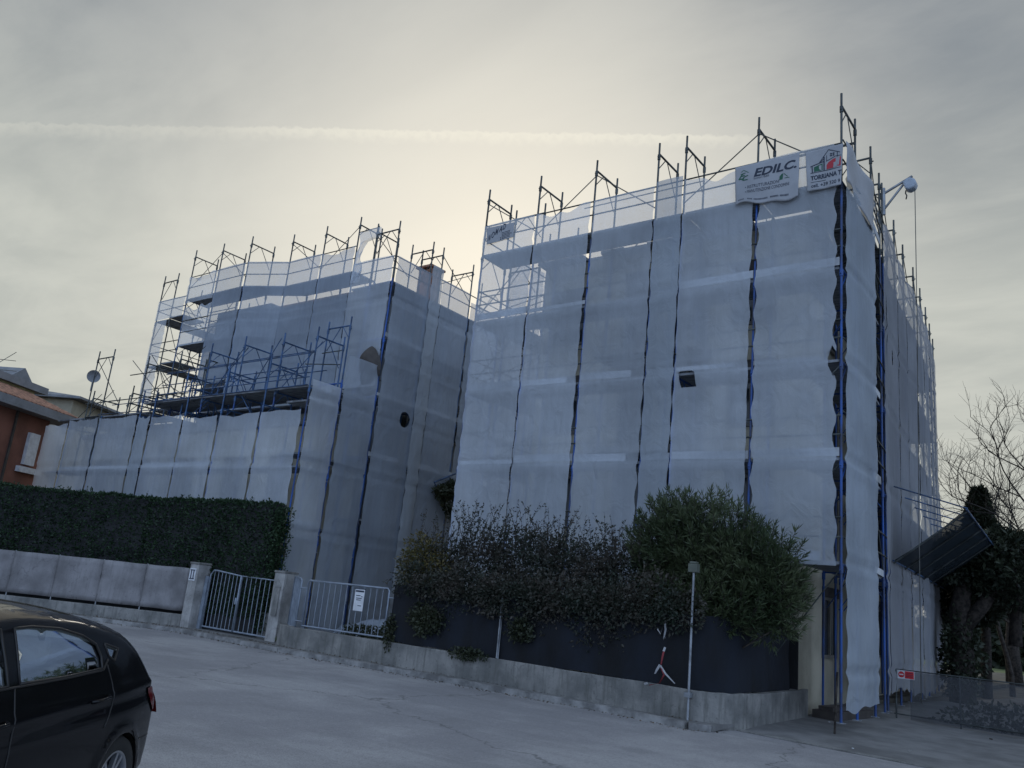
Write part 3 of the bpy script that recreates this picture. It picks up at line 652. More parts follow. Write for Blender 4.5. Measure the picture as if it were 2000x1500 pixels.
# NOMAD banner
b3, sf3 = banner('banner', 'small grey banner reading NOMAD, at the left end of the top rail', [(951, 446), (1005, 434), (1003, 463), (951, 478)], BY+.02, wav=.008)
for k, ch in enumerate('NOMAD'):
    v0 = [.80, .68, .54, .42, .32][k]
    text_mesh(ch, .22, (lambda x, y, k=k, v0=v0: sf3(.04+.135*k+x/1.0+y*.12, v0-y/.42, .009)), M_ink, 'lettering', b3, width=.11, bold=.003, shear=.35)
mb = MB()
for r_ in range(5):
    v = .52+.095*r_; 
    if r_ > 2: bar(mb, sf3, .50, v, .53, v-.01, .05, n=1)
    x = .56
    while x < (.86 if r_ != 2 else .93): bar(mb, sf3, x, v-.08*(x-.5), x+.022, v-.08*(x-.5)-.002, .045, n=1); x += .031
mb.build('lettering', M_ink, b3)

# ------------------------------------------------------------------ hoist
h0 = on_y(1727, 378, 20.86); hm = on_y(1779, 357, 20.86)
ho = empty('hoist', (-4.93, 20.86, 11.9)); tag(ho, 'pale blue electric hoist on a bracket arm high on the right corner', 'hoist')
mb = MB(); mb.tube((-4.88, 20.86, h0.z), on_y(1782, 344, 20.86), .035, 8); mb.tube((-4.88, 20.86, h0.z-.45), on_y(1770, 353, 20.86), .03, 8); mb.tube((-4.88, 20.86, h0.z-.6), (-4.88, 20.86, h0.z+.15), .04, 8); mb.build('arm', M_galv, ho)
mb = MB(); c = hm+Vector((-.02, 0, -.07)); n = 14
prof = [(-.16, .07), (-.13, .0), (-.1, -.12), (.0, -.17), (.12, -.12), (.17, 0.0), (.13, .12), (.02, .18), (-.08, .17)]
mb.prism(prof, lambda p: c+Vector((p[0], -.13, p[1])), Vector((0, .26, 0))); mb.build('motor', M_motor, ho, bevel=.04, recalc=True)
mb = MB(); mb.path([c+Vector((-.1, 0, -.12)), c+Vector((-.11, 0, -.2)), c+Vector((-.08, 0, -.27)), c+Vector((-.1, 0, -.36))], .018); mb.build('hook', M_dark, ho)
mb = MB(); mb.path([c+Vector((.11, 0, -.1)), c+Vector((.09, 0, -4)), c+Vector((.03, 0, -9)), c+Vector((.0, 0, -12.4))], .011); mb.build('rope', M_rope, ho)

# ------------------------------------------------------------------ dark tilted canopy on the right face
ca = empty('debris_canopy', (-4.9, 24, 2.9)); tag(ca, 'dark sheeted debris canopy sloping out from the right side scaffold above the driveway', 'canopy')
A0 = on_y(1745, 1095, 21.2); A1 = on_w(1850, 1152, (-5.1, 21.2), (-0.08, 1)); A1 = Vector((-5.9, 33.5, A0.z+.05))
B0 = on_y(1888, 995, 21.2); B1 = Vector((B0.x-.9, 33.5, B0.z+.1))
P = np.zeros((41, 17, 3))
for i in range(41):
    for j in range(17):
        u, v = i/40, j/16; p = A0.lerp(A1, u).lerp(B0.lerp(B1, u), v)
        p.z += .05*noise.noise((u*22, v*3, 1))-0.05*math.sin(math.pi*v)+.03*abs(math.sin(u*20))*v
        P[i, j] = p
grid_mesh('sheet', P, M_canopy, ca)
for k in range(6):
    u = k/6*.9; a = A0.lerp(A1, u); b = B0.lerp(B1, u)
    mb = MB(); mb.tube(a+Vector((0, 0, -.06)), b+Vector((0, 0, -.06)), .022, 6); mb.build('rafter', M_dark, ca)
    mb = MB(); mb.tube((a.x+.02, a.y+.05, a.z+1.75), b+Vector((.02, 0, .02)), .016, 6); mb.build('tie_rod', M_bluedk, ca)
mb = MB(); mb.tube(B0, B1, .024, 6); mb.tube(A0, A1, .024, 6); mb.build('edge_tube', M_bluedk, ca)

# ------------------------------------------------------------------ left block (tall part behind, low wing in front) and its scaffolding
LX = -19.8
bL = empty('apartment_block', (-27, 22, G)); tag(bL, 'stepped cream and grey apartment block left of the gap, half hidden by blue scaffolding', 'building')
mb = MB(); mb.box((-27.3, 19.6, G), (-21.1, 31, 11.8)); mb.box((-30.9, 18.85, G), (-27.303, 31, 11.75)); mb.build('wall', M_greywall, bL)
mb = MB(); mb.box((-31.0, 19.5, 11.803), (-21.0, 31.2, 11.88)); mb.add([(-30.9, 19.6, 11.88), (-21.1, 19.6, 11.88), (-21.1, 31, 11.88), (-30.9, 31, 11.88), (-27.5, 25, 12.7), (-24.5, 25, 12.7)], [(0, 1, 5, 4), (1, 2, 5), (2, 3, 4, 5), (3, 0, 4)]); rf = mb.build('roof', M_tile, bL)
ch = on_x(841, 530, -21.6)
mb = MB(); mb.box((ch.x-.32, ch.y-.3, 11.1), (ch.x+.32, ch.y+.3, ch.z-.05)); mb.box((ch.x-.42, ch.y-.4, ch.z+.02), (ch.x+.42, ch.y+.4, ch.z+.1)); mb.add([(ch.x-.38, ch.y-.36, ch.z+.1), (ch.x+.38, ch.y-.36, ch.z+.1), (ch.x+.38, ch.y+.36, ch.z+.1), (ch.x-.38, ch.y+.36, ch.z+.1), (ch.x, ch.y, ch.z+.22)], [(0, 1, 4), (1, 2, 4), (2, 3, 4), (3, 0, 4)])
for sx in (-.28, .28):
    for sy in (-.26, .26): mb.box((ch.x+sx-.05, ch.y+sy-.05, ch.z-.05), (ch.x+sx+.05, ch.y+sy+.05, ch.z+.02))
mb.build('chimney', M_tile, rf)
mb = MB(); mb.box((-36, 17.0, G), (-20.95, 18.84, 6.1)); mb.build('low_wing', M_cream, bL)
mb = MB(); mb.box((-30.9, 19.52, 6.3), (-24.6, 19.594, 8.4)); mb.build('yellow_wall_panel', M_yellow, bL)
mb = MB(); mb.box((-36.2, 16.85, 6.103), (-20.9, 18.84, 6.28)); mb.build('terrace_slab', M_conc, bL)
for x in (-29.6, -27.0, -23.2): window(bL, x, 19.58, 6.6, 1.0, 2.0, False)
for x in (-34, -31, -28, -25, -22.5):
    for z in (0.8, 3.6): window(bL, x, 17.0, z, 1.1, 1.3, True)
for y in (21, 24):
    for z in (1, 3.9, 6.8): window(bL, y, -21.1, z, 1.0, 1.3, True, 'x')

scL = empty('scaffolding', (-25, 18.7, -0.22)); tag(scL, 'tall rusty, backlit dark tube scaffolding of the upper storeys on the left block', 'scaffolding')
TY = 18.2; tb = [12.0-.06, 10-.06, 8-.06, 6-.06, 4-.06, 2-.06]
TP = [(-25.64, TY), (-23.71, TY), (-21.88, TY)]; TS = [(-31.18, 17.5), (-29.2, 17.5), (-27.29, 17.5)]
for (x, y), zt in zip(TS+TP, (14.17, 14.1, 14.05, 14.11, 14.07, 14.06)):
    portal(scL, (x, y), (x, y+1.05), 6.3, zt, [b for b in tb if b > 7], zi=zt, mlow=M_bluedk)
allp = TS+TP
for (a, b) in zip(allp[:-1], allp[1:]):
    for z in (12.0, 10.0, 8.0):
        if z < 12 and a in TS[:1]+TP[:2] and z == 8.0: continue
        deck(scL, (a[0]+.02, a[1]+.03), (b[0]-.02, b[1]+.03), (b[0]-.02, b[1]+1.05), (a[0]+.02, a[1]+1.05), z)
    for z in (12.45, 12.92, 10.5, 11.0): rail(scL, [(a[0], a[1]-.03), (b[0], b[1]-.03)], z)
for (p, q, z0_, z1_) in ((TS[1], TS[0], 13.7, 12.4), (TS[1], TS[2], 13.7, 12.35), (TP[0], TP[1], 13.7, 12.35), (TP[2], TP[1], 13.7, 12.35), (TS[0], TS[1], 11.8, 10.2), (TS[2], TS[1], 11.8, 10.2)):
    rail(scL, [(*p, z0_), (*q, z1_)], 0, .014, name='diagonal_brace')
# corner bay a notch lower, and the right return towards the gap
cb = [11.3-.06-2*k for k in range(5)]
portal(scL, (LX, 18.18), (LX-1.05, 18.18), -.2, 13.47, cb, zi=13.5, mlow=M_blue)
portal(scL, (LX-1.12, TY), (LX-1.12, TY+1.05), -.2, 13.6, cb, zi=13.5, mlow=M_bluedk)
RS = [(LX, 18.18), (LX, 19.92), (LX, 20.47), (LX, 22.18), (LX, 24.0), (LX, 25.8)]
for j, (x, y) in enumerate(RS[1:]):
    portal(scL, (x, y), (x-1.05, y), -.2, 13.42 if j < 3 else 13.2, cb, zi=13.5-.1*(j == 2), mlow=M_bluedk)
for (a, b) in zip(RS[:-1], RS[1:]):
    for k in range(5):
        z = 11.3-2*k; toe(scL, (a[0]+.02, a[1]), (b[0]+.02, b[1]), z+.01) if k else None; deck(scL, (a[0]-.03, a[1]+.02), (b[0]-.03, b[1]-.02), (b[0]-1.05, b[1]-.02), (a[0]-1.05, a[1]+.02), z)
    for z in (11.75, 12.18, 9.8, 7.8): rail(scL, [(a[0]+.03, a[1]), (b[0]+.03, b[1])], z)
for k in range(3): deck(scL, (TP[2][0]+.02, TY+.03), (LX-.05, TY+.03), (LX-.05, TY+1.05), (TP[2][0]+.02, TY+1.05), 11.3-2*k)
for z in (11.75, 12.18): rail(scL, [(TP[2][0], TY-.03), (LX, TY-.03)], z)
rail(scL, [(LX, RS[3][1], 13.0), (LX, RS[2][1], 12.0)], 0, .014, name='diagonal_brace'); rail(scL, [(LX, RS[2][1], 13.1), (LX, RS[3][1], 11.9)], 0, .014, name='diagonal_brace'); rail(scL, [(LX-1.05, RS[0][1], 13.1), (LX-1.05, RS[1][1], 12.2)], 0, .014, name='diagonal_brace')
# far left tower of the tall part
for (x, y, zt) in ((-32.2, 17.5, 13.3), (-32.2, 19.3, 13.3), (-32.2, 21.1, 13.2)):
    portal(scL, (x, y), (x-1.05, y), 5.9, zt, [11.2, 9.2, 7.2], zi=zt+.03, mlow=M_dark)
for z in (11.25, 9.25, 7.25):
    deck(scL, (-33.2, 17.5), (-32.2, 17.5), (-32.2, 19.28), (-33.2, 19.28), z); deck(scL, (-33.2, 19.3), (-32.2, 19.3), (-32.2, 21.1), (-33.2, 21.1), z)
    deck(scL, (-32.2, 17.5), (-31.2, 17.5), (-31.2, 18.5), (-32.2, 18.5), z+.07)
for z in (12.12, 11.7, 10.2, 9.8, 8.2, 7.8):
    rail(scL, [(-33.25, 17.47), (-31.18, 17.47)], z); rail(scL, [(-33.25, 17.5), (-33.25, 21.1)], z); rail(scL, [(-31.2, 18.55), (-29.2, 18.55)], z-.4)
for z in (8, 10): rail(scL, [(-32.2, 17.5, z+1.1), (-31.2, 17.5, z-.3)], 0, .013, name='diagonal_brace'); rail(scL, [(-31.2, 17.5, z+1.6), (-29.2, 17.5, z-.1)], 0, .013, name='diagonal_brace')

# low wing scaffolding: front run and side steps
scW = empty('scaffolding', (-27, 16, -.2)); tag(scW, 'low blue tube scaffolding rising above the nets behind the hedge, left block', 'scaffolding')
WY = 15.5; wb = [6.5-.06, 4.5-.06, 2.5-.06]
WX = [(-34.4, 6.5), (-32.0, 6.6), (-29.17, 7.4), (-28.29, 7.4), (-26.2, 7.6), (-24.1, 8.0), (-21.9, 8.1), (-19.86, 7.1)]
for i, (x, zt) in enumerate(WX[:-1]):
    portal(scW, (x, WY), (x, WY+1.05), -.2, zt, wb if zt > 6.6 else wb[1:], mlow=M_blue, mtop=M_bluedk, zi=zt)
W2 = [(-33.3, 16.9, 9.3), (-30.7, 16.2, 9.08), (-28.6, 16.3, 9.1), (-27.9, 17.0, 9.2), (-25.44, 15.55, 8.85), (-23.62, 15.5+.1, 8.92), (-21.55, 15.6, 8.8), (-19.8, 15.5, 8.77)]
for i, (x, y, zt) in enumerate(W2):
    if i in (0,): portal(scW, (x+1.2, y-1.4), (x, y-1.4), 4.4, zt, [6.6], mtop=M_dark, mlow=M_dark, zi=zt+.03); continue
    portal(scW, (x, y), (x, y+1.05), 0 if i == 7 else 6.4, zt, [6.85], mtop=M_bluedk if i > 3 else M_dark, mlow=M_blue, zi=zt)
for (x, y, zt) in ((-33.2, WY+.1, 7.7), (-31.2, WY+.6, 7.9), (-30.2, WY, 7.3), (-27.2, WY+.4, 8.2), (-25.9, WY+1.2, 8.3), (-22.9, WY+1.1, 8.3)):
    portal(scW, (x, y), (x, y+1.05), 6.2, zt, [], mtop=M_dark if x < -28 else M_bluedk, mlow=M_bluedk, zi=zt)
for (xa, xb, z_) in ((-34.4, -28.3, 7.0), (-33.4, -27, 7.35), (-28.5, -20.5, 7.75), (-28, -21, 7.3)): rail(scW, [(xa, WY+1.0, z_), (xb, WY+1.1, z_+.06)], 0, .017, M_bluedk) if False else rail(scW, [(xa, WY+1.0), (xb, WY+1.1)], z_, .017, M_bluedk)
portal(scW, (LX, 16.7), (LX-1.05, 16.7), -.2, 9.5, wb+[7.3], mtop=M_bluedk, mlow=M_blue, zi=9.45)
xs = [-35.6]+[x for x, _ in WX]
for a, b in zip(xs[:-1], xs[1:]):
    for z in (6.95 if a > -30 else 6.6, 4.5, 2.5): deck(scW, (a+.02, WY+.03), (b-.02, WY+.03), (b-.02, WY+1.05), (a+.02, WY+1.05), z)
    for z in (4.5, 2.5): toe(scW, (a+.02, WY-.01), (b-.02, WY-.01), z+.01)
    deck(scW, (a+.02, WY+1.12), (b-.02, WY+1.12), (b-.02, WY+1.65), (a+.02, WY+1.65), 7.0 if a > -30 else 6.66); deck(scW, (a+.02, WY+1.7), (b-.02, WY+1.7), (b-.02, WY+2.7), (a+.02, WY+2.7), 6.9 if a > -30 else 6.6)
for z in (7.55, 7.2, 8.0, 8.05, 6.95):
    rail(scW, [(-28.3, WY+.2*(z-7)), (LX-.1, WY+.1*(z-7))], z, .017, M_bluedk)
rail(scW, [(-33.5, WY), (-27.0, WY)], 7.15, .018, M_dark); rail(scW, [(-33.5, WY+.9), (-28.0, WY+1.0)], 7.5, .018, M_dark); rail(scW, [(-30.5, WY), (-28, WY)], 8.1, .02, M_dark)
rail(scW, [(LX-1.05, 16.6), (LX-.1, 16.6)], 8.35, .018, M_dark); rail(scW, [(LX-1.3, 16.2), (LX-.1, 16.65)], 7.9, .018, M_dark)
for (x0, z0_, x1, z1_) in ((-34.3, 6.4, -33.0, 7.6), (-33.9, 6.2, -32.1, 7.7), (-30.6, 8.7, -28.7, 7.3), (-28.8, 7.3, -26.3, 8.9), (-29.3, 8.8, -27.5, 7.2), (-28.2, 7.7, -25.6, 6.6), (-25.4, 6.7, -23.7, 8.6), (-23.5, 8.5, -25.3, 7.2), (-21.6, 8.6, -23.5, 6.7), (-21.5, 6.7, -19.9, 8.4), (-26.1, 6.2, -24.2, 7.6), (-24.0, 7.6, -22.0, 5.4), (-33.4, 9.0, -31.6, 7.2)):
    rail(scW, [(x0, WY+.02, z0_), (x1, WY+.3, z1_)], 0, .014, M_bluedk if x0 > -28 else M_dark, 'diagonal_brace')
for y0, y1 in ((WY, 16.7), (16.7, 18.15)):
    for k, z in enumerate((7.0, 4.9, 2.8, .9)):
        if y0 == WY and k == 0: z = 6.5
        deck(scW, (LX-.04, y0+.04), (LX-.04, y1-.04), (LX-1.05, y1-.04), (LX-1.05, y0+.04), z); toe(scW, (LX+.01, y0+.04), (LX+.01, y1-.04), z+.01)
        for dz_ in (.5, 1.0): rail(scW, [(LX+.035, y0), (LX+.035, y1)], z-1.2+dz_, .014, M_galv)
# planks and sheets lying on the wing deck
mb = MB(); mb.box((-26.4, WY+.25, 6.953), (-24.2, WY+.55, 7.0)); mb.box((-26.2, WY+.3, 7.002), (-23.9, WY+.5, 7.04)); tag(mb.build('plank_pile', M_deck), 'loose grey planks lying on the low scaffolding deck of the left block', 'planks')

# nets of the left block
gn = 'nets on the low wing of the left block'
xs = [-36.4, -34.4, -32.0, -29.17, -28.29, -26.2, -24.1, -21.9, -19.86]; tz = [6.38, 6.5, 6.47, 6.4, 6.34, 6.22, 6.2, 6.18]
wn = ['at the far left beside the orange house', 'second from the orange house', 'third from the orange house', 'a narrow strip', 'left of the middle, showing braces through it', 'in the middle above the hedge', 'second from the step', 'last before the blue corner pole, above the hedge end']
for i in range(8): net((xs[i], WY), (xs[i+1], WY), -.1, tz[i], 'net on the low wing, '+wn[i], top=.12, group=gn, sc=.05, gl=.03, gr=.03, m=M_nett if i == 3 else M_net, billow=.07)
gs = 'nets on the gap side of the left block'
net((LX, WY), (LX, 16.68), -.15, 7.12, 'white netting sheet, the lowest step beside the grey gate', gl=.02, gr=.03, group=gs, billow=.08)
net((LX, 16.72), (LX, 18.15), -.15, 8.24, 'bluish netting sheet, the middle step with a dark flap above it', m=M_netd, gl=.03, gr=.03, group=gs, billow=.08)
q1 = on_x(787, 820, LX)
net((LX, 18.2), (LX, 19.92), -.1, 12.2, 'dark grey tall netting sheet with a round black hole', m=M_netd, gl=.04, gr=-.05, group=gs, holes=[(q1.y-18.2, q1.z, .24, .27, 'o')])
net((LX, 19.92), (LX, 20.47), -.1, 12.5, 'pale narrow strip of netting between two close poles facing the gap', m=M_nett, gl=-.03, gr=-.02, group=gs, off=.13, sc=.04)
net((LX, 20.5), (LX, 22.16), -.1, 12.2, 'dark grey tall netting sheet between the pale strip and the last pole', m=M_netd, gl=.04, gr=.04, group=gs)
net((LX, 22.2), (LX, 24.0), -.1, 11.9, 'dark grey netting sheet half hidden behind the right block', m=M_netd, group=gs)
gt = 'nets on the upper storeys of the left block'
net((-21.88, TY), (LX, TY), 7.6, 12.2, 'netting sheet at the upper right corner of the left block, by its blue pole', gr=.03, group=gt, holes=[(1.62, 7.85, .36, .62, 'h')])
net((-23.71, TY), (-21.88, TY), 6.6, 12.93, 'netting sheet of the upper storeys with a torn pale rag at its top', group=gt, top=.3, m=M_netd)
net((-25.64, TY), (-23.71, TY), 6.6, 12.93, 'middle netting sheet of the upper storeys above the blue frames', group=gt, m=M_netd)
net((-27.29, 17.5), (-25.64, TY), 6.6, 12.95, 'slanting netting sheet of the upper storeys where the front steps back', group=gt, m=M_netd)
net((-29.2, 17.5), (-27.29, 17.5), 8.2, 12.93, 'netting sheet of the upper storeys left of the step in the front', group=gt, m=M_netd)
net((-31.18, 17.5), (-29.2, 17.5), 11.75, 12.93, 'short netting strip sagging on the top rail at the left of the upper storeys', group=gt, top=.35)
net((-33.25, 17.5), (-31.2, 17.5), 11.25, 12.12, 'short netting strip on the far left tower', group=gt)
net((-33.25, 17.5), (-32.3, 17.5), 7.6, 11.2, 'long loose netting strip hanging on the far left tower', group=gt, bottom=.3)
net((-31.15, 17.55), (-29.25, 17.55), 9.9, 11.6, 'sheer netting sheet across the middle lift of the left tower', group=gt, top=.3)
net((-30.9, 18.6), (-29.3, 18.6), 8.5, 11.2, 'netting sheet deep inside the left tower, behind the frames', group=gt, m=M_nett)
# pale rag at the top rail
P = np.zeros((13, 25, 3)); p0 = on_y(693, 470, TY-.05)
for i in range(13):
    for j in range(25):
        u, v = i/12, j/24; P[i, j] = (-21.75+(1.05*u if v < .25 else .30*u*(1+.5*math.sin(v*9)))+.05*noise.noise((u*3, v*8, 2)), TY-.06+.1*math.sin(u*7+v*5)*(.3+v), 13.42-(1.0-.15*u)*v*2.0*(1 if v > .2 else 1))
tag(grid_mesh('netting_rag', P, M_net), 'torn pale rag of netting hanging from a short top rail on the left block', 'netting rag')
rail(scL, [(-21.85, TY-.04), (LX-1.12, TY-.04)], 13.43, .018)

ds_ = on_y(722, 702, TY-.2); P = np.zeros((17, 11, 3))
for i in range(17):
    for j in range(11):
        u, v = i/16, j/10; top_ = .95*math.sin(math.pi*(u*.8+.12))**.7; P[i, j] = (ds_.x-.55+1.05*u, TY-.12-.35*math.sin(math.pi*v)*math.sin(math.pi*u)+.03*noise.noise((u*5, v*5, 1)), ds_.z-.35-.25*u+top_*v)
tag(grid_mesh('dark_tarpaulin', P, M_shut), 'dark folded sheet slumped on the scaffolding above the middle netting step', 'tarpaulin')  # added dark shape; shade of the open interior put into its colour
cr_ = [on_x(x, y, LX+.25) for x, y in ((848, 942), (890, 925), (884, 1005))]
mb = MB(); mb.tube(cr_[0], cr_[1], .03, 6); mb.tube(cr_[0], cr_[2], .02, 6); cp_ = mb.build('creeper_frame', M_bluedk); tag(cp_, 'triangular frame filled with brown creeper in the gap between the two blocks', 'creeper')
q_ = []
for _ in range(900):
    a_, b_ = random.random(), random.random()
    if a_+b_ > 1: a_, b_ = 1-a_, 1-b_
    v_ = cr_[0]+(cr_[1]-cr_[0])*a_*.95+(cr_[2]-cr_[0])*b_-Vector((0, 0, .25)); q_.append((v_.x+random.uniform(-.05, .1), v_.y, v_.z))
leaves('creeper_leaves', np.array(q_), .16, M_ivy, cp_, .6)

# ------------------------------------------------------------------ orange house with tiled roof, far left
HP = Vector((-36.7, 13.1, 0)); HA = Vector((-.5, .87, 0)).normalized(); HN = Vector((HA.y, -HA.x, 0))      # HN points to the street
hs = empty('house', HP+HA*3-Vector((0, 0, .45))); tag(hs, 'orange house with clay tiled roof and grey eaves at the far left edge', 'house')
def hp(t, n, z): v = HP+HA*t+HN*n; return (v.x, v.y, z)
def hbox(m, t0, t1, n0, n1, z0, z1): m.add([hp(t0, n0, z0), hp(t1, n0, z0), hp(t1, n1, z0), hp(t0, n1, z0), hp(t0, n0, z1), hp(t1, n0, z1), hp(t1, n1, z1), hp(t0, n1, z1)], [(0, 3, 2, 1), (4, 5, 6, 7), (0, 1, 5, 4), (1, 2, 6, 5), (2, 3, 7, 6), (3, 0, 4, 7)])
mb = MB(); hbox(mb, -6, 4.75, -9, -.6, G, 7.3); mb.build('wall', M_orange, hs)
mb = MB(); hbox(mb, -6.2, 6.2, -1.0, .12, 7.05, 7.15); hbox(mb, -6.2, 6.2, .0, .12, 7.153, 7.42); hbox(mb, 6.08, 6.2, -6, -.003, 7.153, 7.42); mb.build('eave', M_roofm, hs)
mb = MB()
nt_ = 46; ts = np.linspace(-6.2, 6.2, nt_*4+1); k = 0
Pq = np.zeros((len(ts), 9, 3))
for i, t_ in enumerate(ts):
    for j in range(9): v = j/8; Pq[i, j] = hp(t_, .02-3.0*v, 7.44+1.12*v+.045*abs(math.sin(i*math.pi/4))-.02*((j % 2)))
grid_mesh('tiled_roof', Pq, M_tile, hs, solid=.03)
mb = MB(); hbox(mb, -6, 6.6, -9, -3.15, 7.45, 8.86); mb.build('upper_wall', M_yellow, hs)
# upper fascia with two gables
def fas(mb_, t0, t1, z0, z1, n=-2.9):
    z0 += .38; z1 += .38
    mb_.add([hp(t0, n, z0), hp(t1, n, z1), hp(t1, n, z1+.33), hp(t0, n, z0+.33), hp(t0, n-.9, z0), hp(t1, n-.9, z1), hp(t1, n-.9, z1+.33), hp(t0, n-.9, z0+.33)], [(0, 1, 2, 3), (0, 4, 5, 1), (3, 2, 6, 7), (4, 7, 6, 5), (0, 3, 7, 4), (1, 5, 6, 2)])
mb = MB(); fas(mb, -6, .5, 8.15, 8.15); fas(mb, .5, 1.75, 8.15, 8.95); fas(mb, 1.75, 2.8, 8.95, 8.35); fas(mb, 2.8, 7.2, 8.35, 8.35); mb.build('fascia', M_roofm, hs)
mb = MB(); mb.add([hp(-6, -3.0, 8.87), hp(7.2, -3.0, 9.06), hp(7.2, -9, 9.15), hp(-6, -9, 9.2)], [(0, 1, 2, 3)]); mb.add([hp(4.9, -3.3, 9.05), hp(6.6, -3.3, 9.05), hp(5.8, -3.3, 9.7), hp(5.8, -6, 9.7), hp(4.9, -6, 9.05), hp(6.6, -6, 9.05)], [(0, 1, 2), (0, 2, 3, 4), (1, 5, 3, 2)]); mb.build('upper_roof', M_roofm, hs)
mb = MB(); hbox(mb, 1.5, 2.0, -3.149, -3.11, 8.62, 8.74); mb.build('vent', M_win, hs)
wq = MB(); hbox(wq, 3.55, 4.2, -.597, -.45, 4.9, 6.3); hbox(wq, 3.3, 4.7, -.597, -.40, 4.55, 4.8); wq.build('window_surround', M_white, hs)
mb = MB(); hbox(mb, 2.55, 2.65, -.597, -.52, G, 7.05); mb.build('downpipe', M_shut, hs)
h2 = empty('house', (-45, 27, G)); tag(h2, 'cream house with low roof and satellite dish, just behind the orange house', 'house')
P2 = Vector((-43.5, 24, 0))
mb = MB(); hbox(mb, 9.6, 16.6, -14, -3.2, G, 9.08); mb.build('wall', M_cream, h2)
mb = MB(); mb.add([hp(9.2, -2.6, 9.1), hp(17, -2.6, 9.1), hp(17, -15, 9.1), hp(9.2, -15, 9.1), hp(9.2, -2.6, 9.22), hp(17, -2.6, 9.22), hp(17, -15, 9.22), hp(9.2, -15, 9.22), hp(11, -8, 9.9), hp(15, -8, 9.9)], [(0, 3, 2, 1), (0, 1, 5, 4), (1, 2, 6, 5), (2, 3, 7, 6), (3, 0, 4, 7), (4, 5, 9, 8), (5, 6, 9), (6, 7, 8, 9), (7, 4, 8)]); mb.build('roof', M_roofm, h2)
dq = on_w(183, 735, hp(9, -2.5, 0)[:2], HA)
ds = empty('satellite_dish', dq); tag(ds, 'round grey satellite dish on the roof behind the orange house', 'satellite dish')
to = (Vector((0, 0, CAMH))-dq).normalized(); a_ = to.orthogonal().normalized(); b_ = to.cross(a_); vs = [dq-to*.12]; fs = []
for r_ in range(1, 5):
    for k in range(24): t_ = 2*math.pi*k/24; vs.append(dq+(a_*math.cos(t_)+b_*math.sin(t_))*.33*r_/4*1.0-to*.12*(1-(r_/4)**2))
fs = [(0, 1+k, 1+(k+1) % 24) for k in range(24)]
for r_ in range(3):
    for k in range(24): fs.append((1+r_*24+k, 1+(r_+1)*24+k, 1+(r_+1)*24+(k+1) % 24, 1+r_*24+(k+1) % 24))
mb = MB(); mb.add(vs, fs, True); mb.build('reflector', M_roofm, ds)
mb = MB(); mb.tube(dq-to*.12, dq+to*.35, .015, 6); mb.tube(dq-to*.14, dq-to*.14-Vector((0, 0, .8)), .03, 6); mb.build('mast', M_roofm, ds)
# overhead wires at the far left
for k, (z_, dz_) in enumerate(((9.9, -.15), (9.2, -.25), (10.2, .8))):
    a = on_w((0, 0, 0)[k]-40, (694, 715, 728)[k], hp(0, 3, 0)[:2], HA); b = on_w((31, 32, 32)[k], (705, 725, 688)[k], hp(0, 3, 0)[:2], HA)
    mb = MB(); mb.path([a, (a+b)/2-Vector((0, 0, .03)), b], .012, 5); tag(mb.build('overhead_wire', M_rope), 'thin dark overhead wire above the orange house, %s' % ('upper', 'lower', 'the one crossing upwards')[k], 'wire', 'overhead wires at the left edge')

# ------------------------------------------------------------------ street front, left: low wall, panels, pillars, gate
fl = [Vector((-34.5, 7.1, 0)), Vector((-27.65, 11.75, 0)), Vector((-25.2, 13.25, 0)), Vector((-22.72, 14.62, 0))]
lw = MB()
for a, b in zip(fl[:-1], fl[1:]): lw.obox((a.x, a.y, G), (b.x, b.y, G), .22, .42, .0)
tag(lw.build('low_wall', M_conc, bevel=.015), 'low concrete wall under the grey panels, left of the number 11 pillar', 'wall')
fp = empty('panel_fence', (-26, 13, 0)); tag(fp, 'fence of grey sheet panels on the low wall, left of the number 11 pillar', 'fence')
segs = []
for a, b in zip(fl[:-1], fl[1:]):
    n_ = max(1, round((b-a).length/1.45))
    for k in range(n_): segs.append((a.lerp(b, k/n_), a.lerp(b, (k+1)/n_)))
for i, (a, b) in enumerate(segs):
    P = np.zeros((13, 9, 3)); d = (b-a).normalized(); n_ = Vector((d.y, -d.x, 0))
    for ii in range(13):
        for j in range(9):
            u, v = ii/12, j/8; p = a.lerp(b, .003+.994*u); z = .06+1.22*v+.02*noise.noise((i+u*2, 3, v)); o_ = .03*math.sin(math.pi*u)*math.sin(math.pi*v)*(.4 if i % 3 == 1 else -.2)+.015*noise.noise((u*4+i, v*4, 0))
            P[ii, j] = (p.x+n_.x*(.03+o_), p.y+n_.y*(.03+o_), z)
    grid_mesh('panel', P, M_reed, fp, solid=.006)
    mb = MB(); mb.tube((a.x, a.y, -.03), (a.x, a.y, 1.3), .02, 6); mb.build('post', M_galv, fp)
mb = MB(); mb.tube((*fl[-1].xy, 0), (*fl[-1].xy, 1.25), .02, 6); mb.build('post', M_dark, fp)
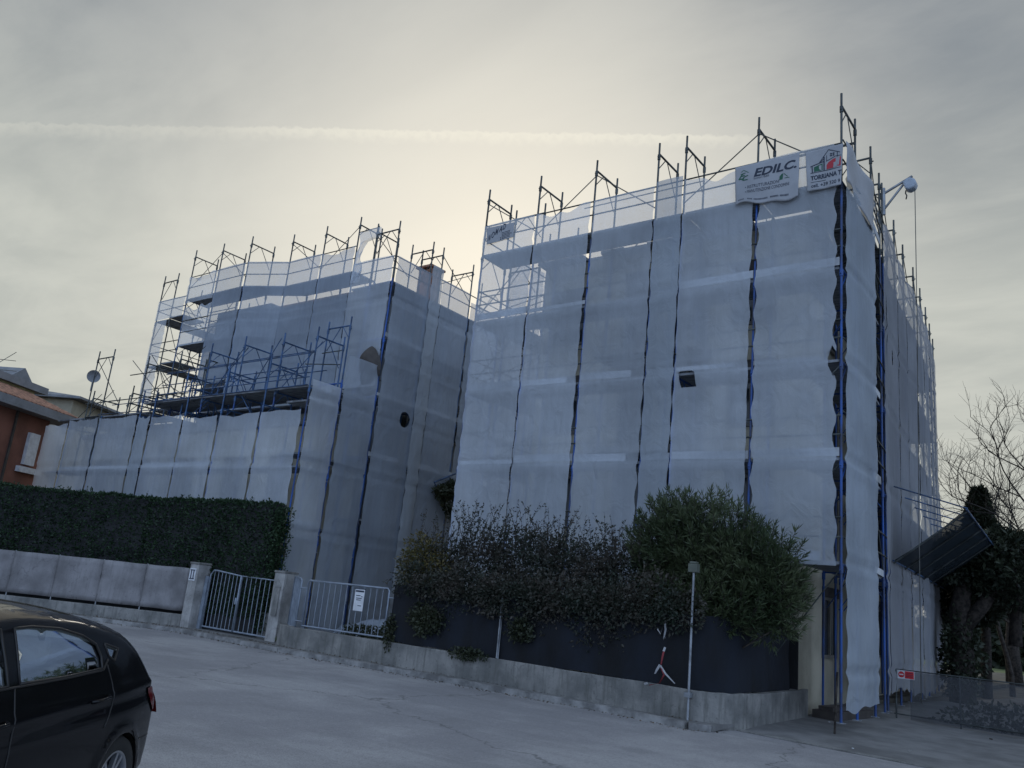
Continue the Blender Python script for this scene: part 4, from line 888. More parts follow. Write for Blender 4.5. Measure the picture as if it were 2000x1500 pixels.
# pillars
def pillar(x, y, w_, d_, z1, label, num=False):
    e = empty('gate_pillar', (x, y, G)); tag(e, label, 'pillar', 'gate pillars')
    mb = MB(); mb.box((x-w_/2, y-d_/2, G), (x+w_/2, y+d_/2, z1-.06)); mb.build('shaft', M_pillar, e, bevel=.012)
    mb = MB(); mb.box((x-w_/2-.02, y-d_/2-.02, z1-.058), (x+w_/2+.02, y+d_/2+.02, z1)); mb.build('cap', M_conc, e, bevel=.01)
    return e
p1 = pillar(-22.28, 14.62, .42, .42, 1.48, 'concrete gate pillar bearing the number 11, left of the gate')
yf = 14.62-.21
mb = MB(); mb.box((-22.46, yf-.012, .95), (-22.16, yf-.001, 1.30)); pl = mb.build('number_plate', M_white, p1)
mb = MB()
for x in (-22.37, -22.25): mb.box((x-.022, yf-.016, .99), (x+.022, yf-.013, 1.26)); mb.box((x-.055, yf-.0165, .99), (x+.055, yf-.0132, 1.02)); mb.box((x-.055, yf-.0165, 1.235), (x+.055, yf-.0132, 1.262))
mb.build('numeral', M_ink, pl)
p2 = pillar(-18.62, 14.82, .42, .42, 1.47, 'concrete gate pillar with a damaged face, right of the gate')
mb = MB(); mb.box((-18.72, 14.58, .3), (-18.5, 14.607, 1.05)); mb.build('intercom_scar', M_conc, p2)
# gate
gt_ = empty('gate', (-20.4, 14.75, -.3)); tag(gt_, 'grey two leaf tubular bar gate between the pillars', 'gate')
gy = 14.72
for (x0, x1, zt0, zt1) in ((-21.86, -20.42, 1.30, 1.22), (-20.36, -18.9, 1.22, 1.20)):
    lf = MB(); zb = -.27
    if x0 < -21: lf.path([(x0, gy, zb), (x0, gy, 1.18), (x0+.13, gy, zt0), (x0+.3, gy, zt0), (x1, gy, zt1), (x1, gy, zb)], .027, 8)
    else: lf.path([(x0, gy, zb), (x0, gy, zt0), (x1, gy, zt1), (x1, gy, zb)], .025, 8)
    lf.tube((x0, gy, zb), (x1, gy, zb), .025, 8); fr_ = lf.build('gate_leaf', M_gate, gt_)
    nb = 8 if x0 < -21 else 7
    for k in range(1, nb):
        x = x0+(x1-x0)*k/nb; m = MB(); m.tube((x, gy, zb), (x, gy, zt0+(zt1-zt0)*k/nb-.01), .011, 6); m.build('bar', M_gate, fr_)
mb = MB(); mb.box((-20.50, gy-.035, .45), (-20.43, gy+.035, .62)); mb.build('lock', M_gate, gt_)
mb = MB(); mb.box((-22.05, gy-.05, -.4), (-21.92, gy+.05, 1.12)); mb.build('gate_post', M_gate, gt_)
mb = MB(); mb.box((-21.85, gy+.32, G), (-18.85, gy+.42, .32)); tag(mb.build('low_wall', M_conc), 'low grey wall seen through the bars of the gate', 'wall')
# ------------------------------------------------------------------ street front, right: long low wall with railing and shade cloth
wall_l = [(-18.3, 14.72), (-17.75, 14.35), (-17.2, 14.2), (-14.1, 14.28), (-10.5, 14.4), (-6.55, 14.3), (-6.15, 14.5), (-5.98, 15.0), (-5.93, 16.0), (-6.0, 18.4)]
P = np.zeros((len(wall_l)*6, 2, 3)); pts = []
for a, b in zip(wall_l[:-1], wall_l[1:]):
    for k in range(6): pts.append(Vector((a[0]+(b[0]-a[0])*k/6, a[1]+(b[1]-a[1])*k/6, 0)))
pts.append(Vector((*wall_l[-1], 0)))
mb = MB(); vs = []
wtop = lambda i: .14+.02*noise.noise((i*.4, 0, 0))
for i, p in enumerate(pts):
    d = (pts[min(i+1, len(pts)-1)]-pts[max(0, i-1)]).normalized(); n_ = Vector((d.y, -d.x, 0))*.11
    vs += [(p.x+n_.x, p.y+n_.y, G), (p.x+n_.x, p.y+n_.y, wtop(i)), (p.x-n_.x, p.y-n_.y, wtop(i)), (p.x-n_.x, p.y-n_.y, G)]
mb.add(vs, [f for i in range(len(pts)-1) for f in ((4*i, 4*i+4, 4*i+5, 4*i+1), (4*i+1, 4*i+5, 4*i+6, 4*i+2), (4*i+2, 4*i+6, 4*i+7, 4*i+3))]+[(0, 1, 2, 3), tuple(4*(len(pts)-1)+k for k in (3, 2, 1, 0))])
tag(mb.build('low_wall', M_conc, bevel=.012), 'long stained low concrete wall under railing and dark cloth, curving at its right end', 'wall')
# narrow angled panel with fine bars
an = empty('side_panel', (-17.9, 14.4, .1)); tag(an, 'narrow grey panel of close bars between the right gate pillar and the railing', 'fence panel')
a = Vector((-18.15, 14.75, 0)); b = Vector((-17.28, 14.28, 0))
mb = MB(); mb.path([(a.x, a.y, .12), (a.x, a.y, 1.36), (b.x-.06, b.y, 1.33), (b.x, b.y, 1.27), (b.x, b.y, .0)], .022, 8); mb.tube((a.x, a.y, .12), (b.x, b.y, .12), .02, 8); mb.build('frame', M_gate, an)
for k in range(1, 13):
    p = a.lerp(b, k/13); m = MB(); m.tube((p.x, p.y, .12), (p.x, p.y, 1.33), .008, 5); m.build('bar', M_gate, an)
# railing
rl = empty('railing', (-15.6, 14.25, .1)); tag(rl, 'grey tubular railing with upright bars and a paper notice, right of the gate', 'railing')
x0, x1, ry = -16.98, -14.12, 14.24
mb = MB(); mb.path([(x0, ry, .16), (x0, ry, 1.24), (x0+.06, ry, 1.30), (x1-.05, ry, 1.30), (x1, ry, 1.25), (x1, ry, .2)], .022, 8); mb.tube((x0, ry, .2), (x1, ry, .22), .02, 8); mb.build('frame', M_gate, rl)
for k in range(1, 14):
    x = x0+(x1-x0)*k/14; m = MB(); m.tube((x, ry, .2), (x, ry, 1.29), .010, 6); m.build('bar', M_gate, rl)
for z in (.3, 1.1):
    m = MB(); m.tube((x0-.3, ry, z), (x0, ry, z), .014, 6); m.tube((x1, ry, z), (x1+.16, ry, z), .014, 6); m.build('bracket', M_gate, rl)
nc = MB(); nc.box((-15.22, ry-.03, .72), (-14.90, ry-.024, 1.22)); nto = nc.build('notice', M_white); tag(nto, 'white printed notice hanging on the grey railing', 'notice')
m = MB(); m.box((-15.20, ry-.033, 1.15), (-14.92, ry-.0305, 1.19))
for (xa, xb, z) in ((-15.17, -15.02, 1.06), (-15.0, -14.95, 1.04), (-15.16, -14.97, 1.0), (-15.15, -15.0, .96), (-15.08, -14.96, .83)): m.box((xa, ry-.033, z), (xb, ry-.0305, z+.018))
m.build('print', M_ink, nto)
mb = MB(); mb.box((-15.24, ry-.034, 1.215), (-14.88, ry-.02, 1.235)); mb.build('clip_strip', M_ink, nto)
# dark shade cloth fence on posts
sc_ = empty('shade_cloth_fence', (-10, 14.35, .1)); tag(sc_, 'black blue shade cloth fence on the low wall, overhung by the shrubs', 'fence')
cl_l = [(-14.0, 14.30), (-10.87, 14.38), (-8.7, 14.36), (-6.6, 14.28), (-6.2, 14.44), (-6.0, 14.9), (-5.95, 15.9), (-6.0, 17.6)]
cp = []
for a, b in zip(cl_l[:-1], cl_l[1:]):
    n_ = max(3, int(math.hypot(b[0]-a[0], b[1]-a[1])*9))
    for k in range(n_): cp.append((a[0]+(b[0]-a[0])*k/n_, a[1]+(b[1]-a[1])*k/n_))
cp.append(cl_l[-1]); P = np.zeros((len(cp), 15, 3))
for i, (x, y) in enumerate(cp):
    for j in range(15):
        v = j/14; o_ = .05*noise.noise((x*1.1, y*1.1, v*2))+.045*noise.noise((x*3.3+v*1.5, y*3, v*1.2+5))+.02*noise.noise((x*8-v*3, y*8, v*3)); xx = .03*noise.noise((x*2, v*3, 7))
        P[i, j] = (x+xx, y-.03-o_-.02, .15+.04*noise.noise((x*1.4, y, 9))*(1-v)+(1.25+.05*noise.noise((x, y, 1)))*v)
grid_mesh('cloth', P, M_shade, sc_)
for (x, y, zt) in ((-14.0, 14.32, 1.35), (-10.87, 14.31, 1.62), (-8.4, 14.42, 1.4), (-6.62, 14.43, 1.5), (-6.0, 15.9, 1.5)):
    m = MB(); m.tube((x, y, .14), (x, y, zt), .02, 8); m.build('post', M_galv, sc_)
m = MB(); m.tube((-10.88, 14.28, .15), (-10.86, 14.25, 1.55), .017, 8); m.build('post', M_galv, sc_)
M_olv = mat('olive_grey_plastic', (0.09, 0.10, 0.08), .7)
# lamp post with little box
lp = empty('street_pole', (-6.6, 14.12, .1)); tag(lp, 'thin grey pole with a small box on top in front of the dark cloth', 'pole')
a = on_y(1345, 1352, 14.12); b = on_y(1353, 1118, 14.12)
m = MB(); m.tube((a.x, 14.12, -.44), (a.x, 14.12, b.z), .022, 10); m.build('shaft', M_galv, lp)
m = MB(); m.box((a.x-.085, 14.05, b.z), (a.x+.085, 14.19, b.z+.15)); m.box((a.x-.06, 14.05, b.z+.152), (a.x+.06, 14.18, b.z+.19)); m.build('head_box', M_olv, lp, bevel=.01)
m = MB(); m.box((a.x-.06, 14.06, .02), (a.x+.05, 14.18, .1)); m.build('bracket', M_galv, lp)
M_tapew = mat('dirty_white_tape', (0.33, 0.33, 0.34), .6)
M_taper = mat('faded_red_tape', (0.20, 0.02, 0.025), .6)
# red and white tape
tp = empty('barrier_tape', (-7.1, 14.2, .2)); tag(tp, 'tattered red and white barrier tape hanging on the dark cloth', 'tape')
def ribbon(parent, pts, w_, m, name='strip'):
    mb = MB(); vs = []; fs = []
    for i, p in enumerate(pts):
        p = Vector(p); d = (Vector(pts[min(i+1, len(pts)-1)])-Vector(pts[max(0, i-1)])).normalized(); s_ = d.cross(Vector((0, 1, .25))).normalized()*w_/2
        s_ = s_*math.cos(i*.7)+Vector((0, 1, 0))*math.sin(i*.7)*w_/2
        vs += [p+s_, p-s_]
        if i: fs.append((2*i-2, 2*i-1, 2*i+1, 2*i))
    mb.add(vs, fs, True); return mb.build(name, m, parent)
def tpx(*q): return [tuple(on_y(x, y, 14.16-.02*i)) for i, (x, y) in enumerate(q)]
ribbon(tp, tpx((1299, 1215), (1300, 1230), (1296, 1250), (1299, 1245)), .035, M_tapew); ribbon(tp, tpx((1284, 1228), (1290, 1238), (1294, 1226)), .03, M_tapew)
ribbon(tp, tpx((1298, 1266), (1294, 1282), (1291, 1298)), .035, M_taper); ribbon(tp, tpx((1299, 1264), (1296, 1272)), .04, M_tapew)
ribbon(tp, tpx((1289, 1298), (1283, 1308), (1279, 1316)), .04, M_tapew); ribbon(tp, tpx((1290, 1300), (1300, 1316), (1318, 1335)), .035, M_tapew)
ribbon(tp, tpx((1291, 1302), (1297, 1318), (1288, 1334), (1268, 1338)), .035, M_taper); ribbon(tp, tpx((1265, 1334), (1258, 1336)), .04, M_tapew)

# ------------------------------------------------------------------ hedge and shrubs
def path_pos(path, n):
    L = [math.hypot(b[0]-a[0], b[1]-a[1]) for a, b in zip(path[:-1], path[1:])]; tot = sum(L); out = []
    for _ in range(n):
        s = random.random()*tot; k = 0
        while s > L[k] and k < len(L)-1: s -= L[k]; k += 1
        t_ = s/L[k]; a, b = path[k], path[k+1]; out.append((a[0]+(b[0]-a[0])*t_, a[1]+(b[1]-a[1])*t_))
    return out
hd = empty('hedge', (-24, 15, G)); tag(hd, 'dark clipped evergreen hedge behind the grey panels and the gate', 'hedge')
hpth = [(-36, 8.2), (-28.2, 13.0), (-25.4, 14.65), (-23.0, 15.12), (-19.75, 15.12)]
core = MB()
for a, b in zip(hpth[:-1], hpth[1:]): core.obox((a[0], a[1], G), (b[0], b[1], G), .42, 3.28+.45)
core.build('inner_growth', M_black, hd)  # solid black core; the hedge's inner shade is put into its colour
n = 46000; pp = path_pos(hpth, n); pos = np.zeros((n, 3)); dr = np.zeros((n, 3))
for i, (x, y) in enumerate(pp):
    f = random.random()
    # nearest segment normal
    if x < -28.2: nx, ny = (.52, -.85)
    elif x < -25.4: nx, ny = (.5, -.86)
    else: nx, ny = (.12, -.99)
    top = 3.28+.07*noise.noise((x*1.3, y*1.3, 0))+.04*noise.noise((x*5, y*5, 3))-.12*max(0, (-20.3-x < 0)*1)*(x+20.3)
    if f < .74: z = .1+random.random()*(top-.1); o_ = .27+.09*noise.noise((x*.8, z*1.1, 1))+.06*noise.noise((x*2.6, z*2.9, 4))-random.random()**2*.12; pos[i] = (x+nx*o_, y+ny*o_, z); dr[i] = (nx, ny, .3)
    elif f < .93: o_ = random.uniform(-.3, .3); pos[i] = (x+nx*o_, y+ny*o_, top-random.random()**2*.12+.03); dr[i] = (nx*.3, ny*.3, 1)
    else: pos[i] = (-19.6+random.uniform(-.15, .18)+.12*noise.noise((random.random(), x, y)), 15.12+random.uniform(-.3, .3), random.uniform(-.2, 3.2)); dr[i] = (1, -.2, .2)
leaves('foliage', pos, .085, M_hedge, hd, .5, dr, .8)
hs_, hd2 = [], []; tw = MB()
for (x, y) in path_pos(hpth, 90):
    f = random.random() < .7; b_ = Vector((x, y-.1, 3.25)) if f else Vector((x+.15, y-.42, random.uniform(.6, 3)))
    d_ = Vector((random.uniform(-.4, .4), random.uniform(-.3, .1), 1)) if f else Vector((.3, -1, random.uniform(0, .8)))
    d_.normalize(); L_ = random.uniform(.10, .26); tw.tube(b_, b_+d_*L_, .004, 3, .002, False)
    for q in range(12): hs_.append(tuple(b_+d_*L_*random.random())); hd2.append(tuple(d_))
tw.build('stray_twigs', M_bark, hd); leaves('stray_leaves', np.array(hs_), .07, M_hedge, hd, .45, hd2, .8)
# mixed shrub over the cloth
sh = empty('shrub', (-11, 15, 0)); tag(sh, 'wild mixed shrub with thin shoots spilling over the dark cloth, left of the oleander', 'shrub')
def blob(n, blobs, jit=.9):
    vol = [b[3]*b[4]*b[5] for b in blobs]; tot = sum(vol); P = []; Dn = []
    for b, v in zip(blobs, vol):
        k = int(n*v/tot); u = rng.normal(size=(k, 3)); u /= np.linalg.norm(u, axis=1)[:, None]; r_ = rng.random(k)**.35
        nz = np.array([noise.noise((q[0]*2.2+b[0], q[1]*2.2, q[2]*2.2+b[2])) for q in u])
        rad = r_*(1+.38*nz)
        P.append(np.array(b[:3])+u*rad[:, None]*np.array(b[3:6])); Dn.append(u)
    return np.concatenate(P), np.concatenate(Dn)
B = [(-13.4, 14.35, 1.55, .8, .3, .5), (-12.0, 14.32, 1.45, .9, .3, .5), (-10.8, 14.32, 1.4, .9, .3, .5), (-9.5, 14.3, 1.45, 1, .3, .5), (-8.2, 14.3, 1.4, .9, .3, .55), (-7.4, 14.3, 1.6, .7, .3, .6), (-13.3, 15.0, 1.5, .85, .55, 1.0), (-12.2, 15.1, 1.6, 1.0, .6, 1.15), (-11.0, 15.1, 1.8, 1.1, .6, 1.15), (-9.7, 15.1, 1.7, 1.1, .6, 1.15), (-8.6, 15.1, 1.5, 1.0, .6, 1.2), (-12.6, 14.5, .95, .7, .35, .55), (-10.2, 14.5, 1.0, .9, .38, .5), (-8.6, 14.5, .9, .9, .35, .45), (-7.6, 14.8, 1.0, .7, .4, .7)]
P_, D_ = blob(46000, B); leaves('foliage', P_, .075, M_shrub, sh, .5, D_, 1.0)
P_, D_ = blob(7000, [(-13.0+k*.62, 14.18, 1.42+.10*math.sin(k*1.9), .5, .16, .28+.14*math.sin(k*2.7)) for k in range(11)]); leaves('overhanging_foliage', P_, .07, M_shrub, sh, .5, D_, 1.0)
P_, D_ = blob(3800, [(-13.75, 14.8, 1.9, .6, .45, .75), (-13.2, 14.8, 1.6, .5, .4, .6)]); leaves('golden_foliage', P_, .08, M_shrub2, sh, .5, D_, 1.0)
# shoots standing above with small leaves
sp_, sd2 = [], []; stems = MB()
for k in range(170):
    x = random.uniform(-13.9, -7.9); base = Vector((x, 15+random.uniform(-.4, .4), 2.2)); L_ = random.uniform(.6, 1.25)*(1.15 if -13 < x < -10 else .9)
    lean = Vector((random.uniform(-.45, .45), random.uniform(-.2, .2), 1)).normalized(); pts = []
    cv = Vector((random.uniform(-.5, .5), random.uniform(-.2, .2), -.1))
    for q in range(7):
        t_ = q/6; pts.append(base+lean*L_*t_+cv*(t_**2)*.6*L_)
    stems.path(pts, [.007*(1-.7*q/6) for q in range(7)], 3)
    for q in range(int(26*L_)):
        t_ = random.random(); i = min(5, int(t_*6)); p = pts[i].lerp(pts[i+1], t_*6-i); sp_.append(tuple(p)); sd2.append((random.uniform(-1, 1), random.uniform(-1, 1), .6))
stems.build('shoots', M_bark, sh); leaves('shoot_leaves', np.array(sp_), .062, M_shrub, sh, .42, sd2, .3)
# drooping tangles over the cloth and the wall foot
P_, D_ = blob(2600, [(-12.9, 14.2, .75, .5, .1, .35), (-11.6, 14.2, .15, .55, .08, .12), (-10.3, 14.22, .75, .3, .08, .25), (-13.9, 14.2, .35, .15, .1, .4)]); leaves('creeper', P_, .07, M_ivy, sh, .6, D_, 1.0)
# oleander
ol = empty('oleander', (-6.9, 15.4, 0)); tag(ol, 'large rounded oleander bush with long narrow leaves beside the right block corner', 'shrub')
OB = [(-6.9, 15.35, 2.45, 1.5, .85, 1.4), (-7.6, 15.3, 2.7, 1.0, .7, 1.1), (-6.0, 15.3, 2.25, 1.2, .7, 1.05), (-6.6, 14.9, 1.6, 1.3, .6, .65), (-5.5, 15.2, 1.8, .75, .55, .8)]
cent = Vector((-6.9, 15.5, 1.7)); tips = []; tdir = []
for b in OB:
    k = int(600*b[3]*b[5]/1.2)
    for _ in range(k):
        u = Vector(rng.normal(size=3)).normalized()
        if u.y > .5 and random.random() < .6: u.y = -u.y
        r_ = random.random()**.3; nz = 1+.13*noise.noise((u.x*2.5+b[0], u.y*2.5, u.z*2.5))
        tips.append((b[0]+u.x*r_*nz*b[3], b[1]+u.y*r_*nz*b[4], b[2]+u.z*r_*nz*b[5])); dd = (u+Vector((0, 0, .75))).normalized(); tdir.append(tuple(dd))
lp_, ld = [], []; st = MB()
for p, d in zip(tips, tdir):
    p = Vector(p); d = Vector(d); L_ = random.uniform(.15, .32); st.tube(p-d*L_, p, .006, 4, .003, False)
    a_ = d.orthogonal().normalized(); b_ = d.cross(a_)
    for q in range(17):
        t_ = random.random(); an_ = random.random()*6.283; sp = .35+.9*(1-t_); v = d*(.35+t_)+(a_*math.cos(an_)+b_*math.sin(an_))*sp
        lp_.append(tuple(p-d*L_*(1-t_)*.8)); ld.append(tuple(v))
leaves('foliage', np.array(lp_), .14, M_olean, ol, .14, ld, .12, droop=.1)
for k in range(9):
    a = Vector((-6.9+random.uniform(-.25, .25), 15.4+random.uniform(-.1, .1), G+.1)); b = Vector(random.choice(tips)); st.path([a, a.lerp(b, .5)+Vector((0, 0, .3)), b], [.03, .022, .01], 5)
st.build('stems', M_bark, ol)
M_in = MB(); 
P_, D_ = blob(2600, [(-6.9, 15.5, 2.0, 1.2, .5, 1.0)]); leaves('inner_foliage', P_, .2, M_ever, ol, .5, D_, 1.0)

# ------------------------------------------------------------------ right side: fence, sign, posts, trees
fr = empty('mesh_fence', (-2, 21.4, 0)); tag(fr, 'low dark mesh fence across the driveway carrying the red sign', 'fence')
fz = .66
mb = MB(); mb.tube((-4.95, 21.5, fz), (1.5, 21.3, fz+.02), .014, 6); mb.tube((-4.95, 21.5, -.3), (1.5, 21.3, -.3), .014, 6); mb.build('wire', M_dark, fr)
for x in (-4.9, -3.6, -2.3, -1.0, .3): m = MB(); m.tube((x, 21.48, -.45), (x, 21.48, fz+.02), .02, 6); m.build('post', M_dark, fr)
P = np.zeros((60, 8, 3))
for i in range(60):
    for j in range(8): P[i, j] = (-4.6+6*i/59, 21.45+.03*noise.noise((i*.4, j, 0)), -.38+1.02*j/7)
grid_mesh('dark_mesh', P, net_mat('dark_mesh', .62, (.10, .105, .115), .2), fr)
m = MB(); s0 = on_y(1753, 1309, 21.36); s1 = on_y(1786, 1327, 21.36)
sg = MB(); sg.box((s0.x, 21.36, s0.z-.17), (s1.x, 21.37, s0.z+.01)); sgo = sg.build('warning_sign', M_white); tag(sgo, 'small red and white warning sign on the mesh fence', 'sign')
m.box((s0.x+.155, 21.355, s0.z-.155), (s1.x-.01, 21.359, s0.z)); m.build('red_field', M_red, sgo)
m = MB(); cx_, cz_ = s0.x+.08, s0.z-.08; vs = [(cx_, 21.355, cz_)]+[(cx_+.065*math.cos(t_/24*6.283), 21.355, cz_+.065*math.sin(t_/24*6.283)) for t_ in range(24)]; m.add(vs, [(0, 1+(k+1) % 24, 1+k) for k in range(24)]); m.build('red_disc', M_red, sgo)
m = MB(); m.box((cx_-.045, 21.351, cz_-.012), (cx_+.045, 21.354, cz_+.012)); m.build('white_bar', M_white, sgo)
m = MB()
for z in (.04, .08, .115): m.box((s0.x+.18, 21.351, s0.z-z), (s1.x-.03, 21.354, s0.z-z+.010))
m.build('lettering', M_ink, sgo)
# short posts and rag at the scaffold foot
m = MB(); m.tube((-4.78, 16.40, G), (-4.74, 16.42, .65), .022, 6); tag(m.build('short_stake', M_bark), 'rusty short stake at the foot of the right block corner', 'stake')
m = MB(); m.obox((-5.6, 18.5, G), (-5.4, 20.5, G), .5, .22); m.obox((-5.6, 18.6, G+.222), (-5.4, 20.3, G+.222), .3, .08); tag(m.build('board_stack', M_shut), 'dark stack of boards behind the loose netting at the driveway', 'boards')
# dry leaves and grit gathered along the kerb and wall foot
kp = path_pos(kerb_l[1:], 2600); pos = np.array([(x+rng.normal()*.12, y+.05-abs(rng.normal())*.16, G+.008+(.1 if False else 0)) for x, y in kp])
pos2 = np.array([(x+rng.normal()*.1, y+.22+rng.random()*.15, G+.108) for x, y in path_pos(kerb_l[1:-1], 1200)])
M_dry = leaf_mat('dry_leaf', (.035, .028, .02), (.14, .10, .06), .1)
tag(leaves('leaf_litter', np.concatenate([pos, pos2]), .035, M_dry, None, .6, np.tile((1., 1, .05), (3800, 1)), 1.0), kind='stuff')
# small litter
for k in range(16):
    x = random.uniform(-6, 2); y = random.uniform(14.9, 20); s_ = random.uniform(.015, .05)
    m = MB(); a_ = random.random()*3.14; vs = [(x+s_*math.cos(a_+t_)*random.uniform(.6, 1.3), y+s_*math.sin(a_+t_)*random.uniform(.6, 1.3), G+.03+(y-14.9)*.012+random.uniform(0, .012)) for t_ in (0, 1.4, 2.8, 4.4)]; vs += [(v[0], v[1], v[2]-.025) for v in vs]
    m.add(vs, [(0, 1, 2, 3), (0, 4, 5, 1), (1, 5, 6, 2), (2, 6, 7, 3), (3, 7, 4, 0)])
    tag(m.build('litter_scrap', (M_white, M_conc, M_bark, M_red)[3 if k == 5 else k % 3]), 'small scrap of litter on the driveway pavement' if k != 5 else 'small red scrap on the driveway pavement', 'litter', 'scraps on the driveway' if k != 5 else None)

def tree(name, label, base, h, crown_z, spread, seed, trunk_r=.16, leafy=0, lm=None, levels=5, group=None, upright=.55):
    rs = random.Random(seed); e = empty(name, base); tag(e, label, 'tree', group); tm = MB(); ends = []
    def grow(p, d, L_, r_, lv):
        n = 4; pts = [p]; q = d.copy()
        for k in range(n):
            q = (q+Vector((rs.uniform(-.22, .22), rs.uniform(-.22, .22), rs.uniform(-.08, .16)*upright*2))).normalized(); pts.append(pts[-1]+q*L_/n)
        tm.path(pts, [r_*(1-.42*k/n) for k in range(n+1)], 6 if lv < 2 else (4 if lv < 4 else 3))
        if lv >= levels: ends.append((pts[-1], q)); return
        nb = 2 if lv == 0 else rs.choice((2, 3, 3))
        for k in range(nb):
            a_ = rs.random()*6.283; o_ = q.orthogonal().normalized(); o_ = Matrix.Rotation(a_, 3, q) @ o_
            nd = (q*upright+o_*rs.uniform(.35, .75)*spread+Vector((0, 0, .25))).normalized()
            at = pts[-1] if k == 0 else pts[rs.choice((2, 3, 4))]
            grow(at, nd, L_*rs.uniform(.62, .82), r_*.58*(1 if k else 1.05), lv+1)
        if lv >= 2:
            for k in range(2):
                at = pts[rs.choice((1, 2, 3))]; o_ = Matrix.Rotation(rs.random()*6.283, 3, q) @ q.orthogonal().normalized(); grow(at, (q*.5+o_).normalized(), L_*.5, r_*.35, max(lv+2, levels-1))
    grow(Vector(base), Vector((0, 0, 1)), h*.34, trunk_r, 0)
    tm.build('trunk', M_bark, e)
    if leafy and ends:
        pos = []; dr = []
        for _ in range(leafy): p, q = rs.choice(ends); pos.append(tuple(p+Vector((rs.gauss(0, .3), rs.gauss(0, .3), rs.gauss(0, .3))))); dr.append(tuple(q))
        leaves('crown', np.array(pos), .16, lm or M_ever, e, .5, dr, 1.0)
    return e
tq = lambda px, Y: on_y(px, 1300, Y).x
tree('bare_tree', 'tall leafless tree leaning in from the right edge', (tq(2090, 34), 34, G), 11.0, 0, 1.0, 3, .14, levels=6)
tree('bare_tree', 'leafless tree just behind the dark canopy, right of the right block', (tq(1975, 40), 40, G), 9.3, 0, 1.0, 12, .12, levels=6)
tree('bare_tree', 'small thin leafless tree right beside the far end of the right block', (tq(1885, 48), 48, G), 9.0, 0, .8, 5, .12, levels=5)
tree('bare_tree', 'fine twigged leafless tree between the canopy and the right edge', (tq(1930, 44), 44, G), 8.2, 0, 1.05, 31, .13, levels=6)
tree('bare_tree', 'leafless tree low against the right edge of the photo', (tq(2040, 46), 46, G), 9.5, 0, .9, 25, .16, levels=6)
def evergreen(label, base, h, w_, n, seed, conical=True):
    e = empty('evergreen_tree', base); tag(e, label, 'tree', 'dark evergreens on the right'); r2 = np.random.default_rng(seed)
    m = MB(); m.path([base, (base[0]+.1, base[1], base[2]+h*.5), (base[0], base[1], base[2]+h*.95)], [.2, .13, .03], 7); m.build('trunk', M_bark, e)
    z = r2.random(n)**.8; a_ = r2.random(n)*6.283; rad = (w_*(1-z*.93) if conical else w_*np.sqrt(np.clip(1-(2*z-1)**2, 0, 1)))*(.45+.55*np.sqrt(r2.random(n)))
    lob = np.array([noise.noise((math.cos(t_)*1.6+seed, math.sin(t_)*1.6, zz*5)) for t_, zz in zip(a_, z)]); rad *= 1+.45*lob
    z0 = .42 if conical else .30
    pos = np.stack([base[0]+rad*np.cos(a_), base[1]+rad*np.sin(a_), base[2]+h*(z0+(1-z0)*z)], 1); dr = np.stack([np.cos(a_), np.sin(a_), -.1+0*a_], 1)
    leaves('crown', pos, .22, M_ever, e, .35, dr, .7)
evergreen('dark conical conifer rising behind the dark canopy', (tq(1925, 36), 36, G), 7.6, 1.6, 9000, 4)
evergreen('dark rounded evergreen filling the right edge above the fence', (tq(1985, 31), 31, G+1.9), 3.5, 1.8, 9000, 8, False)
evergreen('dark evergreen leaning against the end of the canopy', (tq(1890, 33.5), 33.5, G+1.2), 3.9, 1.5, 9000, 9, False)

bt = empty('broad_trunk_tree', (tq(1875, 30), 30, G)); tag(bt, 'thick dark ivy clad tree trunk beside the netting at the end of the right block', 'tree')
b0 = Vector((tq(1878, 30), 30, G)); m = MB(); m.path([b0, b0+Vector((.05, 0, 1.5)), b0+Vector((.0, 0, 2.8)), b0+Vector((.25, 0, 4.2))], [.38, .32, .3, .18], 10); m.path([b0+Vector((0, 0, 2.2)), b0+Vector((.7, 0, 3.1)), b0+Vector((1.3, .2, 4.2))], [.25, .2, .1], 8); m.build('trunk', M_bark, bt)
P_, D_ = blob(7000, [(b0.x, 30, .9, .62, .5, 1.6), (b0.x+.1, 30, 3.9, 1.3, .9, .8)]); leaves('ivy', P_, .14, M_ever, bt, .6, D_, 1)
tt = empty('street_tree', (tq(1978, 52), 52, G)); tag(tt, 'slim dark street tree trunk on the sunlit grass verge', 'tree')
b0 = Vector((tq(1980, 52), 52, G)); m = MB(); m.path([b0, b0+Vector((-.05, 0, 2)), b0+Vector((.1, 0, 4))], [.42, .33, .28], 9); m.build('trunk', M_bark, tt)
P_, D_ = blob(5000, [(b0.x, 52, 5.0, 2.6, 1.6, 1.9)]); leaves('crown', P_, .3, M_ever, tt, .5, D_, 1)
wb_ = empty('distant_building', (tq(1925, 100), 100, G)); tag(wb_, 'small pale building far away beyond the grass verge, right of the block', 'building')
x_ = tq(1925, 100); m = MB(); m.box((x_-4, 100, G), (x_+14, 108, 4.4)); m.build('wall', M_white, wb_); m = MB(); m.box((x_-4.4, 99.6, 4.403), (x_+14.4, 108.4, 4.8)); m.build('roof', M_tile, wb_)
for k in range(4): m = MB(); m.box((x_-3+4*k, 99.95, 1.0), (x_-1.6+4*k, 99.997, 2.6)); m.build('window', M_win, wb_)
